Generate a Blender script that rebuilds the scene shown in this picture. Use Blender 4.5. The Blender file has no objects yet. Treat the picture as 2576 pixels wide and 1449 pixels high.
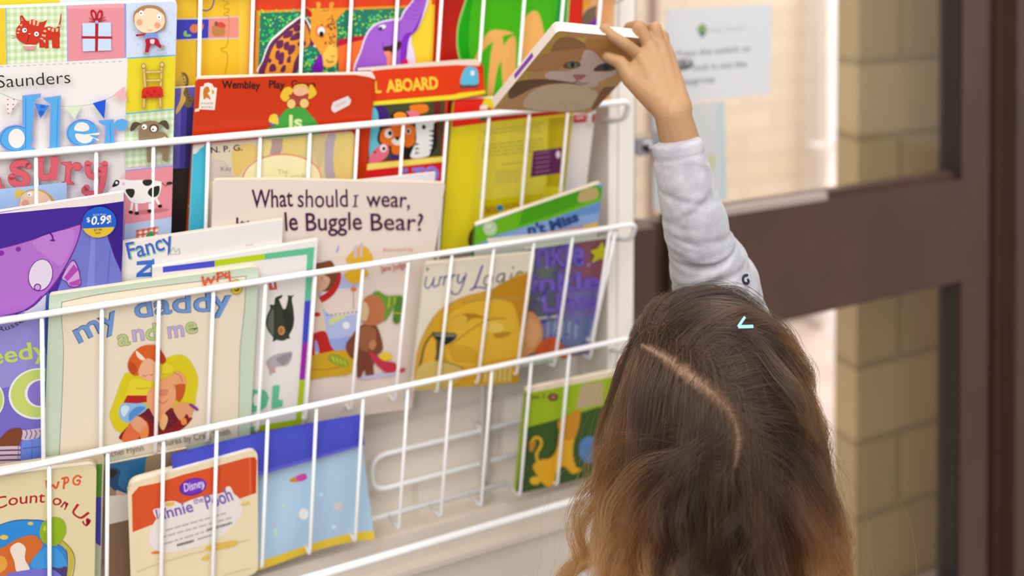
import bpy, bmesh, math, random
import numpy as np
from mathutils import Vector, Matrix

C = bpy.context.scene.collection
SC = bpy.context.scene

# ------------------------------------------------------------------ camera, light, exposure
# World axes: X along the book rack, Y into the wall behind it, Z up (metres); the camera stands level, its lens shifted down.
FPX, TH, Y0, X0, D0, ROLL = 2276.4448, 1.1446, -184.7203, -.2714, .9017, .0059
S_, C_ = math.sin(TH), math.cos(TH)
CAM = np.array([-X0*S_-D0*C_, X0*C_-D0*S_, 1.37])
cam_data = bpy.data.cameras.new('camera')
cam = bpy.data.objects.new('camera', cam_data)
C.objects.link(cam)
SC.camera = cam
cam_data.sensor_fit = 'HORIZONTAL'
cam_data.sensor_width = 36.0
cam_data.lens = FPX/2576*36.0
cam_data.shift_y = (Y0-724.5)/2576
cam_data.clip_start = .02
cam_data.clip_end = 60
cam_data.dof.use_dof = True
cam_data.dof.focus_distance = .80
cam_data.dof.aperture_fstop = 2.35
cam.matrix_world = (Matrix.Translation(Vector(CAM)) @ Matrix.Rotation(-(math.pi/2-TH), 4, 'Z')
                    @ Matrix.Rotation(math.pi/2, 4, 'X') @ Matrix.Rotation(ROLL, 4, 'Z'))

SC.view_settings.view_transform = 'Standard'
SC.view_settings.look = 'None'
SC.view_settings.gamma = 1.0
SC.view_settings.exposure = -0.16
SC.cycles.use_denoising = True
SC.cycles.max_bounces = 8
SC.cycles.transparent_max_bounces = 12
SC.cycles.sample_clamp_indirect = 4.0
SC.cycles.caustics_reflective = False
SC.cycles.caustics_refractive = False

world = bpy.data.worlds.new('world')
SC.world = world
world.use_nodes = True
bg = world.node_tree.nodes['Background']
bg.inputs[0].default_value = (.93, .96, 1.0, 1)
bg.inputs[1].default_value = 0.72


def area(name, loc, target, sx, sy, power, col):
    l = bpy.data.lights.new(name, 'AREA')
    l.shape = 'RECTANGLE'
    l.size, l.size_y, l.energy, l.color = sx, sy, power, col
    o = bpy.data.objects.new(name, l)
    C.objects.link(o)
    o.location = loc
    o.rotation_euler = (Vector(target)-Vector(loc)).to_track_quat('-Z', 'Y').to_euler()
    return o


area('ceiling_panel_light', (-.2, -1.0, 2.75), (-.2, -1.0, 0), 1.2, 1.2, 30, (1, .97, .93))
area('ceiling_panel_light', (1.1, -1.9, 2.75), (1.1, -1.9, 0), 1.2, 1.2, 38, (1, .97, .93))
area('ceiling_panel_light', (-1.4, -2.4, 2.75), (-.2, -.2, 1.0), 1.4, 1.4, 49, (1, .97, .93))
# area lamps added to brighten the walls outside the door, in place of sky
area('passage_fill_light', (1.9, .95, 3.1), (2.0, 1.6, 1.0), 1.8, .7, 56, (.97, .98, 1))
area('yard_fill_light', (3.6, 2.4, 3.6), (3.9, 3.4, 1.2), 2.4, 1.2, 200, (1, .99, 1))


# ------------------------------------------------------------------ geometry helpers
def ray(x, y):
    a, b = x-1288, y-Y0
    cr, sr = math.cos(ROLL), math.sin(ROLL)
    u, v = (cr*a+sr*b)/FPX, (-sr*a+cr*b)/FPX
    return np.array([u*S_+C_, -u*C_+S_, -v])


def at_depth(x, y, w):
    """The point seen at photo pixel (x, y), w metres away along the lens axis."""
    return Vector(CAM+ray(x, y)*w)


def at_wall(x, y, Y):
    """The point seen at photo pixel (x, y) on the vertical plane Y metres behind the pocket fronts."""
    d = ray(x, y)
    return Vector(CAM+d*((Y-CAM[1])/d[1]))


ROW = {1: (-.187, -.063, -.0058, .166), 2: (-.1787, -.2097, -.0006, .178),
       3: (-.1731, -.3569, -.0039, .2644), 4: (-.1672, -.5026, .0138, .1714)}   # first wire, rail height, rail depth, flare


def lin(c):
    out = []
    for v in c[:3]:
        v = v/255
        out.append(v/12.92 if v <= .04045 else ((v+.055)/1.055)**2.4)
    return (out[0], out[1], out[2], 1.0)


def new_mat(name, col=(200, 200, 200), rough=.5, metal=0.0, coat=0.0, spec=.5):
    m = bpy.data.materials.new(name)
    m.use_nodes = True
    b = m.node_tree.nodes['Principled BSDF']
    b.inputs['Base Color'].default_value = lin(col)
    b.inputs['Roughness'].default_value = rough
    b.inputs['Metallic'].default_value = metal
    b.inputs['Coat Weight'].default_value = coat
    b.inputs['Specular IOR Level'].default_value = spec
    return m


def noise_col(m, c1, c2, scale, detail=3, bump=0.0, stretch=(1, 1, 1), bscale=None):
    """Two-colour noise (and optional bump) on a material's base colour."""
    nt = m.node_tree
    b = nt.nodes['Principled BSDF']
    tc = nt.nodes.new('ShaderNodeTexCoord')
    mp = nt.nodes.new('ShaderNodeMapping')
    mp.inputs['Scale'].default_value = stretch
    nt.links.new(tc.outputs['Object'], mp.inputs['Vector'])
    n = nt.nodes.new('ShaderNodeTexNoise')
    n.inputs['Scale'].default_value = scale
    n.inputs['Detail'].default_value = detail
    nt.links.new(mp.outputs['Vector'], n.inputs['Vector'])
    r = nt.nodes.new('ShaderNodeValToRGB')
    r.color_ramp.elements[0].position, r.color_ramp.elements[1].position = .35, .65
    r.color_ramp.elements[0].color, r.color_ramp.elements[1].color = lin(c1), lin(c2)
    nt.links.new(n.outputs['Fac'], r.inputs['Fac'])
    nt.links.new(r.outputs['Color'], b.inputs['Base Color'])
    if bump:
        n2 = n
        if bscale:
            n2 = nt.nodes.new('ShaderNodeTexNoise')
            n2.inputs['Scale'].default_value = bscale
            nt.links.new(mp.outputs['Vector'], n2.inputs['Vector'])
        bp = nt.nodes.new('ShaderNodeBump')
        bp.inputs['Strength'].default_value = bump
        bp.inputs['Distance'].default_value = .002
        nt.links.new(n2.outputs['Fac'], bp.inputs['Height'])
        nt.links.new(bp.outputs['Normal'], b.inputs['Normal'])
    return m


def link(name, me, mat=None, parent=None, smooth=False):
    o = bpy.data.objects.new(name, me)
    C.objects.link(o)
    if mat:
        me.materials.append(mat)
    if parent:
        o.parent = parent
    if smooth:
        me.polygons.foreach_set('use_smooth', [True]*len(me.polygons))
    return o


def empty(name, loc=(0, 0, 0)):
    o = bpy.data.objects.new(name, None)
    o.empty_display_size = .03
    C.objects.link(o)
    o.location = loc
    return o


def tag(o, label=None, cat=None, group=None, kind=None):
    for k, v in (('label', label), ('category', cat), ('group', group), ('kind', kind)):
        if v:
            o[k] = v
    return o


class MB:
    """Collects shapes for ONE mesh object."""
    def __init__(self):
        self.v, self.f = [], []

    def add(self, vs, fs):
        n = len(self.v)
        self.v += [tuple(p) for p in vs]
        self.f += [tuple(i+n for i in f) for f in fs]
        return self

    def box(self, a, b):
        (x0, y0, z0), (x1, y1, z1) = a, b
        vs = [(x0, y0, z0), (x1, y0, z0), (x1, y1, z0), (x0, y1, z0), (x0, y0, z1), (x1, y0, z1), (x1, y1, z1), (x0, y1, z1)]
        return self.add(vs, [(0, 3, 2, 1), (4, 5, 6, 7), (0, 1, 5, 4), (1, 2, 6, 5), (2, 3, 7, 6), (3, 0, 4, 7)])

    def tube(self, pts, rad, n=10, bend=0.0, cap=True):
        """Round tube through pts; corners rounded with radius bend; rad a number or one per point."""
        P = [Vector(p) for p in pts]
        if bend:
            Q = [P[0]]
            for a, b, c in zip(P, P[1:], P[2:]):
                d1, d2 = (a-b), (c-b)
                r = min(bend, d1.length*.45, d2.length*.45)
                s, e = b+d1.normalized()*r, b+d2.normalized()*r
                for i in range(7):
                    t = i/6
                    Q.append(s*(1-t)**2+b*2*t*(1-t)+e*t*t)
            P = Q+[P[-1]]
        R = rad if isinstance(rad, (list, tuple)) else [rad]*len(P)
        if len(R) != len(P):
            R = [R[0]]*len(P)
        up = None
        rings, vs, fs = [], [], []
        for i, p in enumerate(P):
            t = ((P[min(i+1, len(P)-1)]-P[max(i-1, 0)])).normalized()
            if up is None:
                up = t.orthogonal().normalized()
            up = (up-t*up.dot(t))
            up = up.normalized() if up.length > 1e-6 else t.orthogonal().normalized()
            sd = t.cross(up)
            rings.append(len(vs))
            for k in range(n):
                a = 2*math.pi*k/n
                vs.append(p+(up*math.cos(a)+sd*math.sin(a))*R[i])
        for a, b in zip(rings, rings[1:]):
            for k in range(n):
                fs.append((a+k, a+(k+1) % n, b+(k+1) % n, b+k))
        if cap:
            fs.append(tuple(range(n))[::-1])
            fs.append(tuple(rings[-1]+k for k in range(n)))
        return self.add(vs, fs)

    def ball(self, c, r, M=None, nu=18, nv=12):
        r = r if isinstance(r, (tuple, list)) else (r, r, r)
        vs = [Vector((0, 0, -1))]
        for j in range(1, nv):
            a = -math.pi/2+math.pi*j/nv
            for i in range(nu):
                b = 2*math.pi*i/nu
                vs.append(Vector((math.cos(a)*math.cos(b), math.cos(a)*math.sin(b), math.sin(a))))
        vs.append(Vector((0, 0, 1)))
        fs = [(0, 1+(i+1) % nu, 1+i) for i in range(nu)]
        for j in range(nv-2):
            o = 1+j*nu
            fs += [(o+i, o+(i+1) % nu, o+nu+(i+1) % nu, o+nu+i) for i in range(nu)]
        o = 1+(nv-2)*nu
        fs += [(o+i, o+(i+1) % nu, len(vs)-1) for i in range(nu)]
        out = []
        for p in vs:
            q = Vector((p.x*r[0], p.y*r[1], p.z*r[2]))
            if M is not None:
                q = M @ q
            out.append(q+Vector(c))
        return self.add(out, fs)

    def cone(self, a, b, ra, rb, n=16):
        """A tapered limb piece with round ends."""
        self.tube([a, b], [ra, rb], n)
        self.ball(a, ra, None, n, 10)
        return self.ball(b, rb, None, n, 10)

    def mesh(self, name):
        me = bpy.data.meshes.new(name)
        me.from_pydata(self.v, [], self.f)
        me.update()
        return me

    def build(self, name, mat=None, parent=None, smooth=False):
        return link(name, self.mesh(name), mat, parent, smooth)


# ------------------------------------------------------------------ materials
M_WIRE = new_mat('white_coated_wire', (240, 238, 238), .32, coat=.3)
M_CARD = new_mat('printed_card', (230, 230, 230), .42, coat=.04, spec=.3)
_nt = M_CARD.node_tree
_at = _nt.nodes.new('ShaderNodeAttribute')
_at.attribute_name = 'ink'
_nt.links.new(_at.outputs['Color'], _nt.nodes['Principled BSDF'].inputs['Base Color'])
M_PAGE = new_mat('page_edges', (232, 224, 210), .7)
noise_col(M_PAGE, (222, 212, 196), (240, 234, 224), 40, 2, 0, (1, 1, 60))
M_SKIN = new_mat('skin', (172, 131, 94), .5, spec=.35)
_b = M_SKIN.node_tree.nodes['Principled BSDF']
_b.inputs['Subsurface Weight'].default_value = .07
_b.inputs['Subsurface Radius'].default_value = (.006, .0025, .0012)
M_BROWN = new_mat('brown_aluminium', (92, 66, 58), .42)
noise_col(M_BROWN, (76, 52, 44), (84, 59, 51), 6, 2)
M_DARK = new_mat('painted_shade', (38, 28, 26), .6)  # dark colour for shade on the stile's side and in the jamb gap
M_CHROME = new_mat('satin_chrome', (190, 186, 190), .22, 1.0)
M_GLASS = bpy.data.materials.new('window_glass')
M_GLASS.use_nodes = True
_nt = M_GLASS.node_tree
_nt.nodes.clear()
_o = _nt.nodes.new('ShaderNodeOutputMaterial')
_mx = _nt.nodes.new('ShaderNodeMixShader')
_tr = _nt.nodes.new('ShaderNodeBsdfTransparent')
_gl = _nt.nodes.new('ShaderNodeBsdfGlossy')
_gl.inputs['Roughness'].default_value = .02
_mx.inputs[0].default_value = .05
_nt.links.new(_tr.outputs[0], _mx.inputs[1])
_nt.links.new(_gl.outputs[0], _mx.inputs[2])
_nt.links.new(_mx.outputs[0], _o.inputs[0])


# ------------------------------------------------------------------ printed art and books
def catmull(P, n=8, closed=False):
    P = [np.array(p, float) for p in P]
    out = []
    m = len(P)
    for i in range(m if closed else m-1):
        a, b, c, d = ((P[(i-1) % m], P[i], P[(i+1) % m], P[(i+2) % m]) if closed else
                      (P[max(i-1, 0)], P[i], P[i+1], P[min(i+2, m-1)]))
        for k in range(n):
            t = k/n
            out.append(.5*((2*b)+(c-a)*t+(2*a-5*b+4*c-d)*t*t+(3*b-a-3*c+d)*t**3))
    if not closed:
        out.append(P[-1])
    return out


_TXT = {}


def text_mesh(s, bold):
    k = (s, bold)
    if k not in _TXT:
        cu = bpy.data.curves.new('t', 'FONT')
        cu.body = s
        cu.resolution_u = 3
        cu.offset = bold
        o = bpy.data.objects.new('t', cu)
        C.objects.link(o)
        bpy.context.view_layer.update()
        me = bpy.data.meshes.new_from_object(o.evaluated_get(bpy.context.evaluated_depsgraph_get()))
        V = np.zeros(len(me.vertices)*3)
        me.vertices.foreach_get('co', V)
        V = V.reshape(-1, 3)[:, :2]
        F = [tuple(p.vertices) for p in me.polygons]
        bpy.data.objects.remove(o)
        bpy.data.curves.remove(cu)
        bpy.data.meshes.remove(me)
        _TXT[k] = (V, F)
    return _TXT[k]


class Print:
    """Flat printed art on one plane. Points are photo pixels (or a crop's: see at()) seen on that plane."""
    def __init__(self, origin, e1, e2):
        self.o, self.e1 = Vector(origin), Vector(e1).normalized()
        self.n = self.e1.cross(Vector(e2)).normalized()
        self.e2 = self.n.cross(self.e1)
        self.v, self.f, self.c = [], [], []
        self.layer = 0
        self.xf = (0, 0, 1)
        self.step = 2.5e-5

    def at(self, ox=0, oy=0, s=1):
        self.xf = (ox, oy, s)
        return self

    def px(self, p):
        ox, oy, s = self.xf
        return (ox+p[0]/s, oy+p[1]/s)

    def loc(self, p):
        x, y = self.px(p)
        d = Vector(ray(x, y))
        q = Vector(CAM)
        k = (self.o-q).dot(self.n)/d.dot(self.n)
        r = q+d*k-self.o
        return (r.dot(self.e1), r.dot(self.e2))

    def raw(self, uv, faces, col):
        self.layer += 1
        n = len(self.v)
        self.v += [(u, v, self.layer*self.step) for u, v in uv]
        for f in faces:
            self.f.append(tuple(i+n for i in f))
            self.c.append(lin(col))
        return self

    def poly(self, col, pts):
        return self.raw([self.loc(p) for p in pts], [tuple(range(len(pts)))], col)

    def polys(self, col, many):
        uv, fs = [], []
        for pts in many:
            fs.append(tuple(range(len(uv), len(uv)+len(pts))))
            uv += [self.loc(p) for p in pts]
        return self.raw(uv, fs, col)

    def spl(self, col, pts, n=6):
        return self.poly(col, catmull(pts, n, True))

    def ell(self, col, cx, cy, rx, ry=None, rot=0, n=28):
        ry = rx if ry is None else ry
        c, s = math.cos(math.radians(rot)), math.sin(math.radians(rot))
        return self.poly(col, [(cx+rx*math.cos(a)*c-ry*math.sin(a)*s, cy+rx*math.cos(a)*s+ry*math.sin(a)*c)
                               for a in [2*math.pi*i/n for i in range(n)]])

    def line(self, col, w, pts, smooth=True, w2=None):
        P = catmull(pts, 5) if smooth and len(pts) > 2 else [np.array(p, float) for p in pts]
        w2 = w if w2 is None else w2
        uv, fs = [], []
        m = len(P)
        for i in range(m):
            t = P[min(i+1, m-1)]-P[max(i-1, 0)]
            t = t/(np.linalg.norm(t)+1e-9)
            nn = np.array([-t[1], t[0]])*(w+(w2-w)*i/max(1, m-1))/2
            uv += [self.loc(P[i]+nn), self.loc(P[i]-nn)]
            if i:
                fs.append((2*i-2, 2*i-1, 2*i+1, 2*i))
        for c, r in ((P[0], w), (P[-1], w2)):
            k = len(uv)
            uv += [self.loc(c+np.array([math.cos(a), math.sin(a)])*r/2) for a in [2*math.pi*i/10 for i in range(10)]]
            fs.append(tuple(range(k, k+10)))
        return self.raw(uv, fs, col)

    def text(self, col, s, path, h, bold=0.0, slant=0.0, stretch=True):
        """Lettering whose baseline runs along path; h is the capitals' height."""
        V, F = text_mesh(s, bold)
        P = catmull(path, 10) if len(path) > 2 else [np.array(p, float) for p in path]
        L = [0.0]
        for a, b in zip(P, P[1:]):
            L.append(L[-1]+np.linalg.norm(b-a))
        L = np.array(L)
        PA = np.array(P)
        x0, x1 = V[:, 0].min(), V[:, 0].max()
        k = (L[-1]/(x1-x0)) if stretch else h/.7
        uv = []
        for x, y in V:
            s_ = (x-x0)*k+slant*y*h/.7
            px = np.interp(s_, L, PA[:, 0])
            py = np.interp(s_, L, PA[:, 1])
            e = max(L[-1]*.01, 1e-3)
            tx = np.interp(min(s_+e, L[-1]), L, PA[:, 0])-np.interp(max(s_-e, 0), L, PA[:, 0])
            ty = np.interp(min(s_+e, L[-1]), L, PA[:, 1])-np.interp(max(s_-e, 0), L, PA[:, 1])
            tn = math.hypot(tx, ty)+1e-9
            yy = y*h/.7
            ex = s_-min(max(s_, 0), L[-1])
            uv.append(self.loc((px+ty/tn*yy+tx/tn*ex, py-tx/tn*yy+ty/tn*ex)))
        return self.raw(uv, F, col)

    def gingham(self, base, mid, dark, q, nx, ny):
        q = [np.array(p, float) for p in q]

        def P(u, v):
            return (q[0]*(1-u)+q[1]*u)*(1-v)+(q[3]*(1-u)+q[2]*u)*v
        self.poly(base, q)
        self.polys(mid, [[P(i/nx, 0), P((i+.5)/nx, 0), P((i+.5)/nx, 1), P(i/nx, 1)] for i in range(nx)])
        self.polys(mid, [[P(0, j/ny), P(1, j/ny), P(1, (j+.5)/ny), P(0, (j+.5)/ny)] for j in range(ny)])
        self.polys(dark, [[P(i/nx, j/ny), P((i+.5)/nx, j/ny), P((i+.5)/nx, (j+.5)/ny), P(i/nx, (j+.5)/ny)]
                          for i in range(nx) for j in range(ny)])

    def lines_of_print(self, col, a, b, dy, n, w, seed=1):
        """Rows of blurred small print: each row a run of word-long dashes."""
        rnd = random.Random(seed)
        out = []
        for k in range(n):
            t = 0.0
            while t < .97:
                l = rnd.uniform(.04, .13)
                u0, u1 = t, min(t+l, 1)
                p0 = (a[0]+(b[0]-a[0])*u0, a[1]+(b[1]-a[1])*u0+k*dy)
                p1 = (a[0]+(b[0]-a[0])*u1, a[1]+(b[1]-a[1])*u1+k*dy)
                out.append([p0, p1, (p1[0], p1[1]+w), (p0[0], p0[1]+w)])
                t += l+.025
        self.polys(col, out)


def round_poly(pts, radii):
    P = [Vector((p[0], p[1])) for p in pts]
    out = []
    n = len(P)
    for i in range(n):
        a, b, c = P[i-1], P[i], P[(i+1) % n]
        r = radii[i]
        if r <= 0:
            out.append(b)
            continue
        d1, d2 = a-b, c-b
        r = min(r, d1.length*.45, d2.length*.45)
        s, e = b+d1.normalized()*r, b+d2.normalized()*r
        for k in range(7):
            t = k/6
            out.append(s*(1-t)**2+b*2*t*(1-t)+e*t*t)
    return out


def ink_mesh(name, verts, faces, cols):
    me = bpy.data.meshes.new(name)
    me.from_pydata(verts, [], faces)
    ca = me.color_attributes.new('ink', 'FLOAT_COLOR', 'CORNER')
    buf = []
    for f, c in zip(faces, cols):
        buf += list(c)*len(f)
    ca.data.foreach_set('color', buf)
    me.update()
    return me


def frame_matrix(p):
    M = Matrix((p.e1, p.e2, p.n)).transposed().to_4x4()
    M.translation = p.o
    return M


class Book(Print):
    """A book standing in a pocket: front cover with its print, back cover, spine and page block."""
    def __init__(self, name, label, cat, group, plane, outline, th, col, paper=(232, 226, 214), rad=0.0, board=.0009, frame=None,
                 spine=None, convex=True, back=None):
        self.name, self.label, self.cat, self.group = name, label, cat, group
        if frame:
            o, e1, e2 = frame
        else:
            r, off, t = plane
            dx, H, dy, tt = ROW[r]
            t = tt if t is None else t
            e1, e2 = (1, 0, 0), (0, -t, 1)
            x, y = outline[0]
            d = ray(x, y)
            k = (dy+.004+off+t*H-CAM[1])/(d[1]+t*d[2])
            o = CAM+k*d
        super().__init__(o, e1, e2)
        self.out = [self.loc(p) for p in outline]
        self.th, self.col, self.rad, self.board, self.paper = th, col, rad, board, paper
        self.spine = spine or col
        self.back = back or col
        self.convex = convex
        self.stickers = []
        self.bend = None

    def sticker(self, name, label=None):
        """Print laid down from here on belongs to a sticker: its own part."""
        self.stickers.append((name, label, len(self.f)))

    def finish(self):
        root = empty(self.name)
        M = frame_matrix(self)
        root.matrix_world = M
        tag(root, self.label, self.cat, self.group)
        radii = self.rad if isinstance(self.rad, (list, tuple)) else [self.rad]*len(self.out)
        O = round_poly(self.out, radii)
        # shrunken outline for the pages
        cx = sum(p[0] for p in self.out)/len(self.out)
        cy = sum(p[1] for p in self.out)/len(self.out)
        v, f, c = [], [], []

        def prism(Q, z1, z0, col, colb=None):
            n, b = len(Q), len(v)
            v.extend([(p[0], p[1], z1) for p in Q]+[(p[0], p[1], z0) for p in Q])
            f.append(tuple(b+i for i in range(n)))
            f.append(tuple(b+n+i for i in reversed(range(n))))
            c.extend([lin(col), lin(colb or self.paper)])
            for i in range(n):
                j = (i+1) % n
                f.append((b+j, b+i, b+n+i, b+n+j))
                c.append(lin(self.paper))
        if sum((O[i-1][0]*O[i][1]-O[i][0]*O[i-1][1]) for i in range(len(O))) < 0:
            O = O[::-1]
        bd = min(self.board, self.th*.3)
        prism(O, 0, -bd, self.col)
        prism(O, -self.th+bd, -self.th, self.paper, self.back)
        # spine along the left edge
        a, b = Vector(self.out[0]), Vector(self.out[1])
        t = (b-a).normalized()
        s = Vector((-t.y, t.x))*.0006
        ins = max(radii[0], radii[1])
        a2, b2 = a+t*ins, b-t*ins
        k = len(v)
        for p in (a2, b2):
            for q in (p, p+s):
                v.extend([(q.x, q.y, 0), (q.x, q.y, -self.th)])
        f.extend([(k+2, k+3, k+7, k+6), (k, k+4, k+5, k+1), (k, k+2, k+6, k+4), (k+1, k+5, k+7, k+3), (k, k+1, k+3, k+2), (k+4, k+6, k+7, k+5)])
        c.extend([lin(self.spine)]*6)
        # printed art, clipped to the cover
        parts = []
        cuts = [0]+[s_[2] for s_ in self.stickers]+[len(self.f)]
        for i in range(len(cuts)-1):
            F = self.f[cuts[i]:cuts[i+1]]
            K = self.c[cuts[i]:cuts[i+1]]
            bm = bmesh.new()
            cl = bm.loops.layers.float_color.new('ink')
            used = {}
            for ff, kk in zip(F, K):
                vs = []
                for j in ff:
                    if j not in used:
                        used[j] = bm.verts.new(self.v[j])
                    vs.append(used[j])
                try:
                    fc = bm.faces.new(vs)
                except ValueError:
                    continue
                for l in fc.loops:
                    l[cl] = kk
            if self.convex:
                for j in range(len(O)):
                    p, q = O[j], O[(j+1) % len(O)]
                    d = (q-p)
                    if d.length < 1e-6:
                        continue
                    nn = Vector((d.y, -d.x, 0)).normalized()
                    pc = Vector((p.x, p.y, 0))-nn*.0002
                    bmesh.ops.bisect_plane(bm, geom=bm.verts[:]+bm.edges[:]+bm.faces[:], plane_co=pc, plane_no=nn, clear_outer=True)
            for fc in bm.faces:
                fc.normal_update()
                if fc.normal.z < 0:
                    fc.normal_flip()
            parts.append(bm)
        bmc = bmesh.new()
        bmc.from_mesh(ink_mesh('tmp', v, f, c))
        me0 = bpy.data.meshes.new('tmp')
        parts[0].to_mesh(me0)
        bmc.from_mesh(me0)
        page = MB()
        # page block
        Q = [Vector((cx+(p[0]-cx)*.985, cy+(p[1]-cy)*.985)) for p in O]
        n = len(Q)
        page.add([(p[0], p[1], -bd*.98) for p in Q]+[(p[0], p[1], -self.th+bd*.98) for p in Q],
                 [tuple(range(n)), tuple(n+i for i in reversed(range(n)))]+[((i+1) % n, i, n+i, n+(i+1) % n) for i in range(n)])
        bmp = bmesh.new()
        bmp.from_mesh(page.mesh('tmp'))
        for bm in [bmc, bmp]+parts[1:]:
            if self.bend:
                xs = [p[0] for p in O]
                ys = [p[1] for p in O]
                for i in range(1, 28):
                    bmesh.ops.bisect_plane(bm, geom=bm.verts[:]+bm.edges[:]+bm.faces[:], plane_no=(1, 0, 0),
                                           plane_co=(min(xs)+(max(xs)-min(xs))*i/28, 0, 0))
                    bmesh.ops.bisect_plane(bm, geom=bm.verts[:]+bm.edges[:]+bm.faces[:], plane_no=(0, 1, 0),
                                           plane_co=(0, min(ys)+(max(ys)-min(ys))*i/28, 0))
                w_, h_ = max(xs)-min(xs), max(ys)-min(ys)
                for vv in bm.verts:
                    if vv.co.z > 1e-6:
                        vv.co.z += .00035
                    vv.co.z += self.bend((vv.co.x-min(xs))/w_, (vv.co.y-min(ys))/h_)
        me = bpy.data.meshes.new('cover')
        bmc.to_mesh(me)
        link('cover', me, M_CARD, root)
        mp = bpy.data.meshes.new('page_block')
        bmp.to_mesh(mp)
        link('page_block', mp, M_PAGE, root)
        for (nm, lb, _), bm in zip(self.stickers, parts[1:]):
            ms = bpy.data.meshes.new(nm)
            bm.to_mesh(ms)
            o = link(nm, ms, M_CARD, root)
            if lb:
                o['label'] = lb
        return root


# ------------------------------------------------------------------ the setting
def brick_mat(name, c1, c2, cm, scale, bw, bh, mortar=.02, bump=.3):
    m = new_mat(name, c1, .8)
    nt = m.node_tree
    b = nt.nodes['Principled BSDF']
    tc = nt.nodes.new('ShaderNodeTexCoord')
    mp = nt.nodes.new('ShaderNodeMapping')
    mp.inputs['Rotation'].default_value = (math.pi/2, 0, 0)
    nt.links.new(tc.outputs['Object'], mp.inputs['Vector'])
    br = nt.nodes.new('ShaderNodeTexBrick')
    br.inputs['Scale'].default_value = scale
    br.inputs['Brick Width'].default_value = bw
    br.inputs['Row Height'].default_value = bh
    br.inputs['Mortar Size'].default_value = mortar
    br.inputs['Mortar Smooth'].default_value = .4
    for k, c in (('Color1', c1), ('Color2', c2), ('Mortar', cm)):
        br.inputs[k].default_value = lin(c)
    nt.links.new(mp.outputs['Vector'], br.inputs['Vector'])
    nt.links.new(br.outputs['Color'], b.inputs['Base Color'])
    bp = nt.nodes.new('ShaderNodeBump')
    bp.inputs['Strength'].default_value = bump
    bp.inputs['Distance'].default_value = .004
    bp.invert = True
    nt.links.new(br.outputs['Fac'], bp.inputs['Height'])
    nt.links.new(bp.outputs['Normal'], b.inputs['Normal'])
    return m


WALL_Y = .112
M_WALL = brick_mat('cream_painted_brick', (236, 226, 214), (230, 219, 206), (220, 208, 194), 4, .9, .31)
M_PANEL = new_mat('beige_paint', (208, 194, 178), .6)
noise_col(M_PANEL, (214, 201, 187), (221, 209, 196), 8, 2)
M_JAMB = new_mat('ivory_gloss_paint', (236, 228, 218), .45)
M_FLOOR = new_mat('grey_vinyl_floor', (168, 158, 146), .5)
noise_col(M_FLOOR, (158, 148, 136), (176, 166, 154), 60, 4)


def struct(o):
    return tag(o, kind='structure')


struct(MB().box((-3.2, -3.4, -.05), (4.6, .25, 0)).build('floor', M_FLOOR))
JX0 = at_wall(1478, 500, WALL_Y).x
JX1 = at_wall(1598, 300, .055).x
struct(MB().box((-2.2, WALL_Y, 0), (JX0+.004, WALL_Y+.12, 2.75)).build('wall_back', M_WALL))
# ivory jamb board beside the rack, with two shallow grooves
jb = MB()
w = (JX1-JX0)
jb.box((JX0, .058, 0), (JX0+w*.34, WALL_Y+.1, 2.75))
jb.box((JX0+w*.37, .057, 0), (JX1, WALL_Y+.12, 2.75))
jb.box((JX0+.002, .060, .001), (JX1-.002, WALL_Y+.09, 2.749))
struct(jb.build('trim_1', M_JAMB))
struct(MB().box((JX1, .064, 0), (JX1+.0055, WALL_Y+.12, 2.75)).build('trim_2', M_DARK))  # dark strip; the shade of the gap beside the jamb is its colour
# beige panel below the rack with a thin ledge
pz = at_wall(1250, 1385, .07).z
pn = MB().box((-2.2, .08, 0), (JX0, WALL_Y, pz)).box((-2.2, .072, pz), (JX0, WALL_Y, pz+.006))
pn.box((-2.2, .085, pz+.006), (JX0, WALL_Y, at_wall(1183, 1350, .05).z))
struct(pn.build('baseboard_back', M_PANEL))

# the glazed door right of the rack
DY = .17
door = struct(empty('door_1', (JX1+.02, DY, 0)))


def dpart(name, mb, mat, kids=None):
    o = mb.build(name, mat)
    o.parent = door
    o.matrix_parent_inverse = Matrix.Translation(door.location).inverted()
    return o


zt, zb = at_wall(1900, 533, DY).z, at_wall(2150, 768, DY).z
xs0, xs1 = at_wall(2419, 700, DY).x, at_wall(2486, 700, DY).x
xf = at_wall(2556, 700, DY-.02).x
xg = at_wall(1650, 600, DY).x
xg2 = at_wall(1688, 600, DY).x
dpart('mid_rail', MB().box((xg2, DY, zb), (xs0, DY+.045, zt)).box((xg2, DY+.012, zt), (xs0, DY+.03, zt+.010))
      .box((JX1+.005, DY, zb), (xg, DY+.045, zt)).box((xg, DY+.02, zb), (xg2, DY+.04, zt)), M_BROWN)
dpart('bead_reflection', MB().box((xg2, DY+.003, zt), (at_wall(2085, 500, DY).x, DY+.0115, zt+.011)), new_mat('pale_bead_reflection', (176, 158, 148), .5))  # pale strip: the sill's reflection on the bead, put into its colour
dpart('stile', MB().box((xs0, DY, 0), (xs1, DY+.045, 2.1)), M_BROWN)
dpart('bottom_rail', MB().box((JX1+.005, DY, .0), (xs0, DY+.045, .22)), M_BROWN)
dpart('top_rail', MB().box((JX1+.005, DY, 2.02), (xs0, DY+.045, 2.1)), M_BROWN)
dpart('stile_shade', MB().box((xs0-.004, DY+.004, zt+.0), (xs0, DY+.045, 2.02)).box((xs0-.004, DY+.004, .22), (xs0, DY+.045, zb)), M_DARK)  # inner side of the stile, its shadow painted as a dark layer
dpart('glass_pane', MB().box((JX1+.005, DY+.02, zt+.002), (xs0-.004, DY+.026, 2.02)), M_GLASS)
dpart('glass_pane', MB().box((JX1+.005, DY+.02, .22), (xs0-.004, DY+.026, zb)), M_GLASS)
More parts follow.
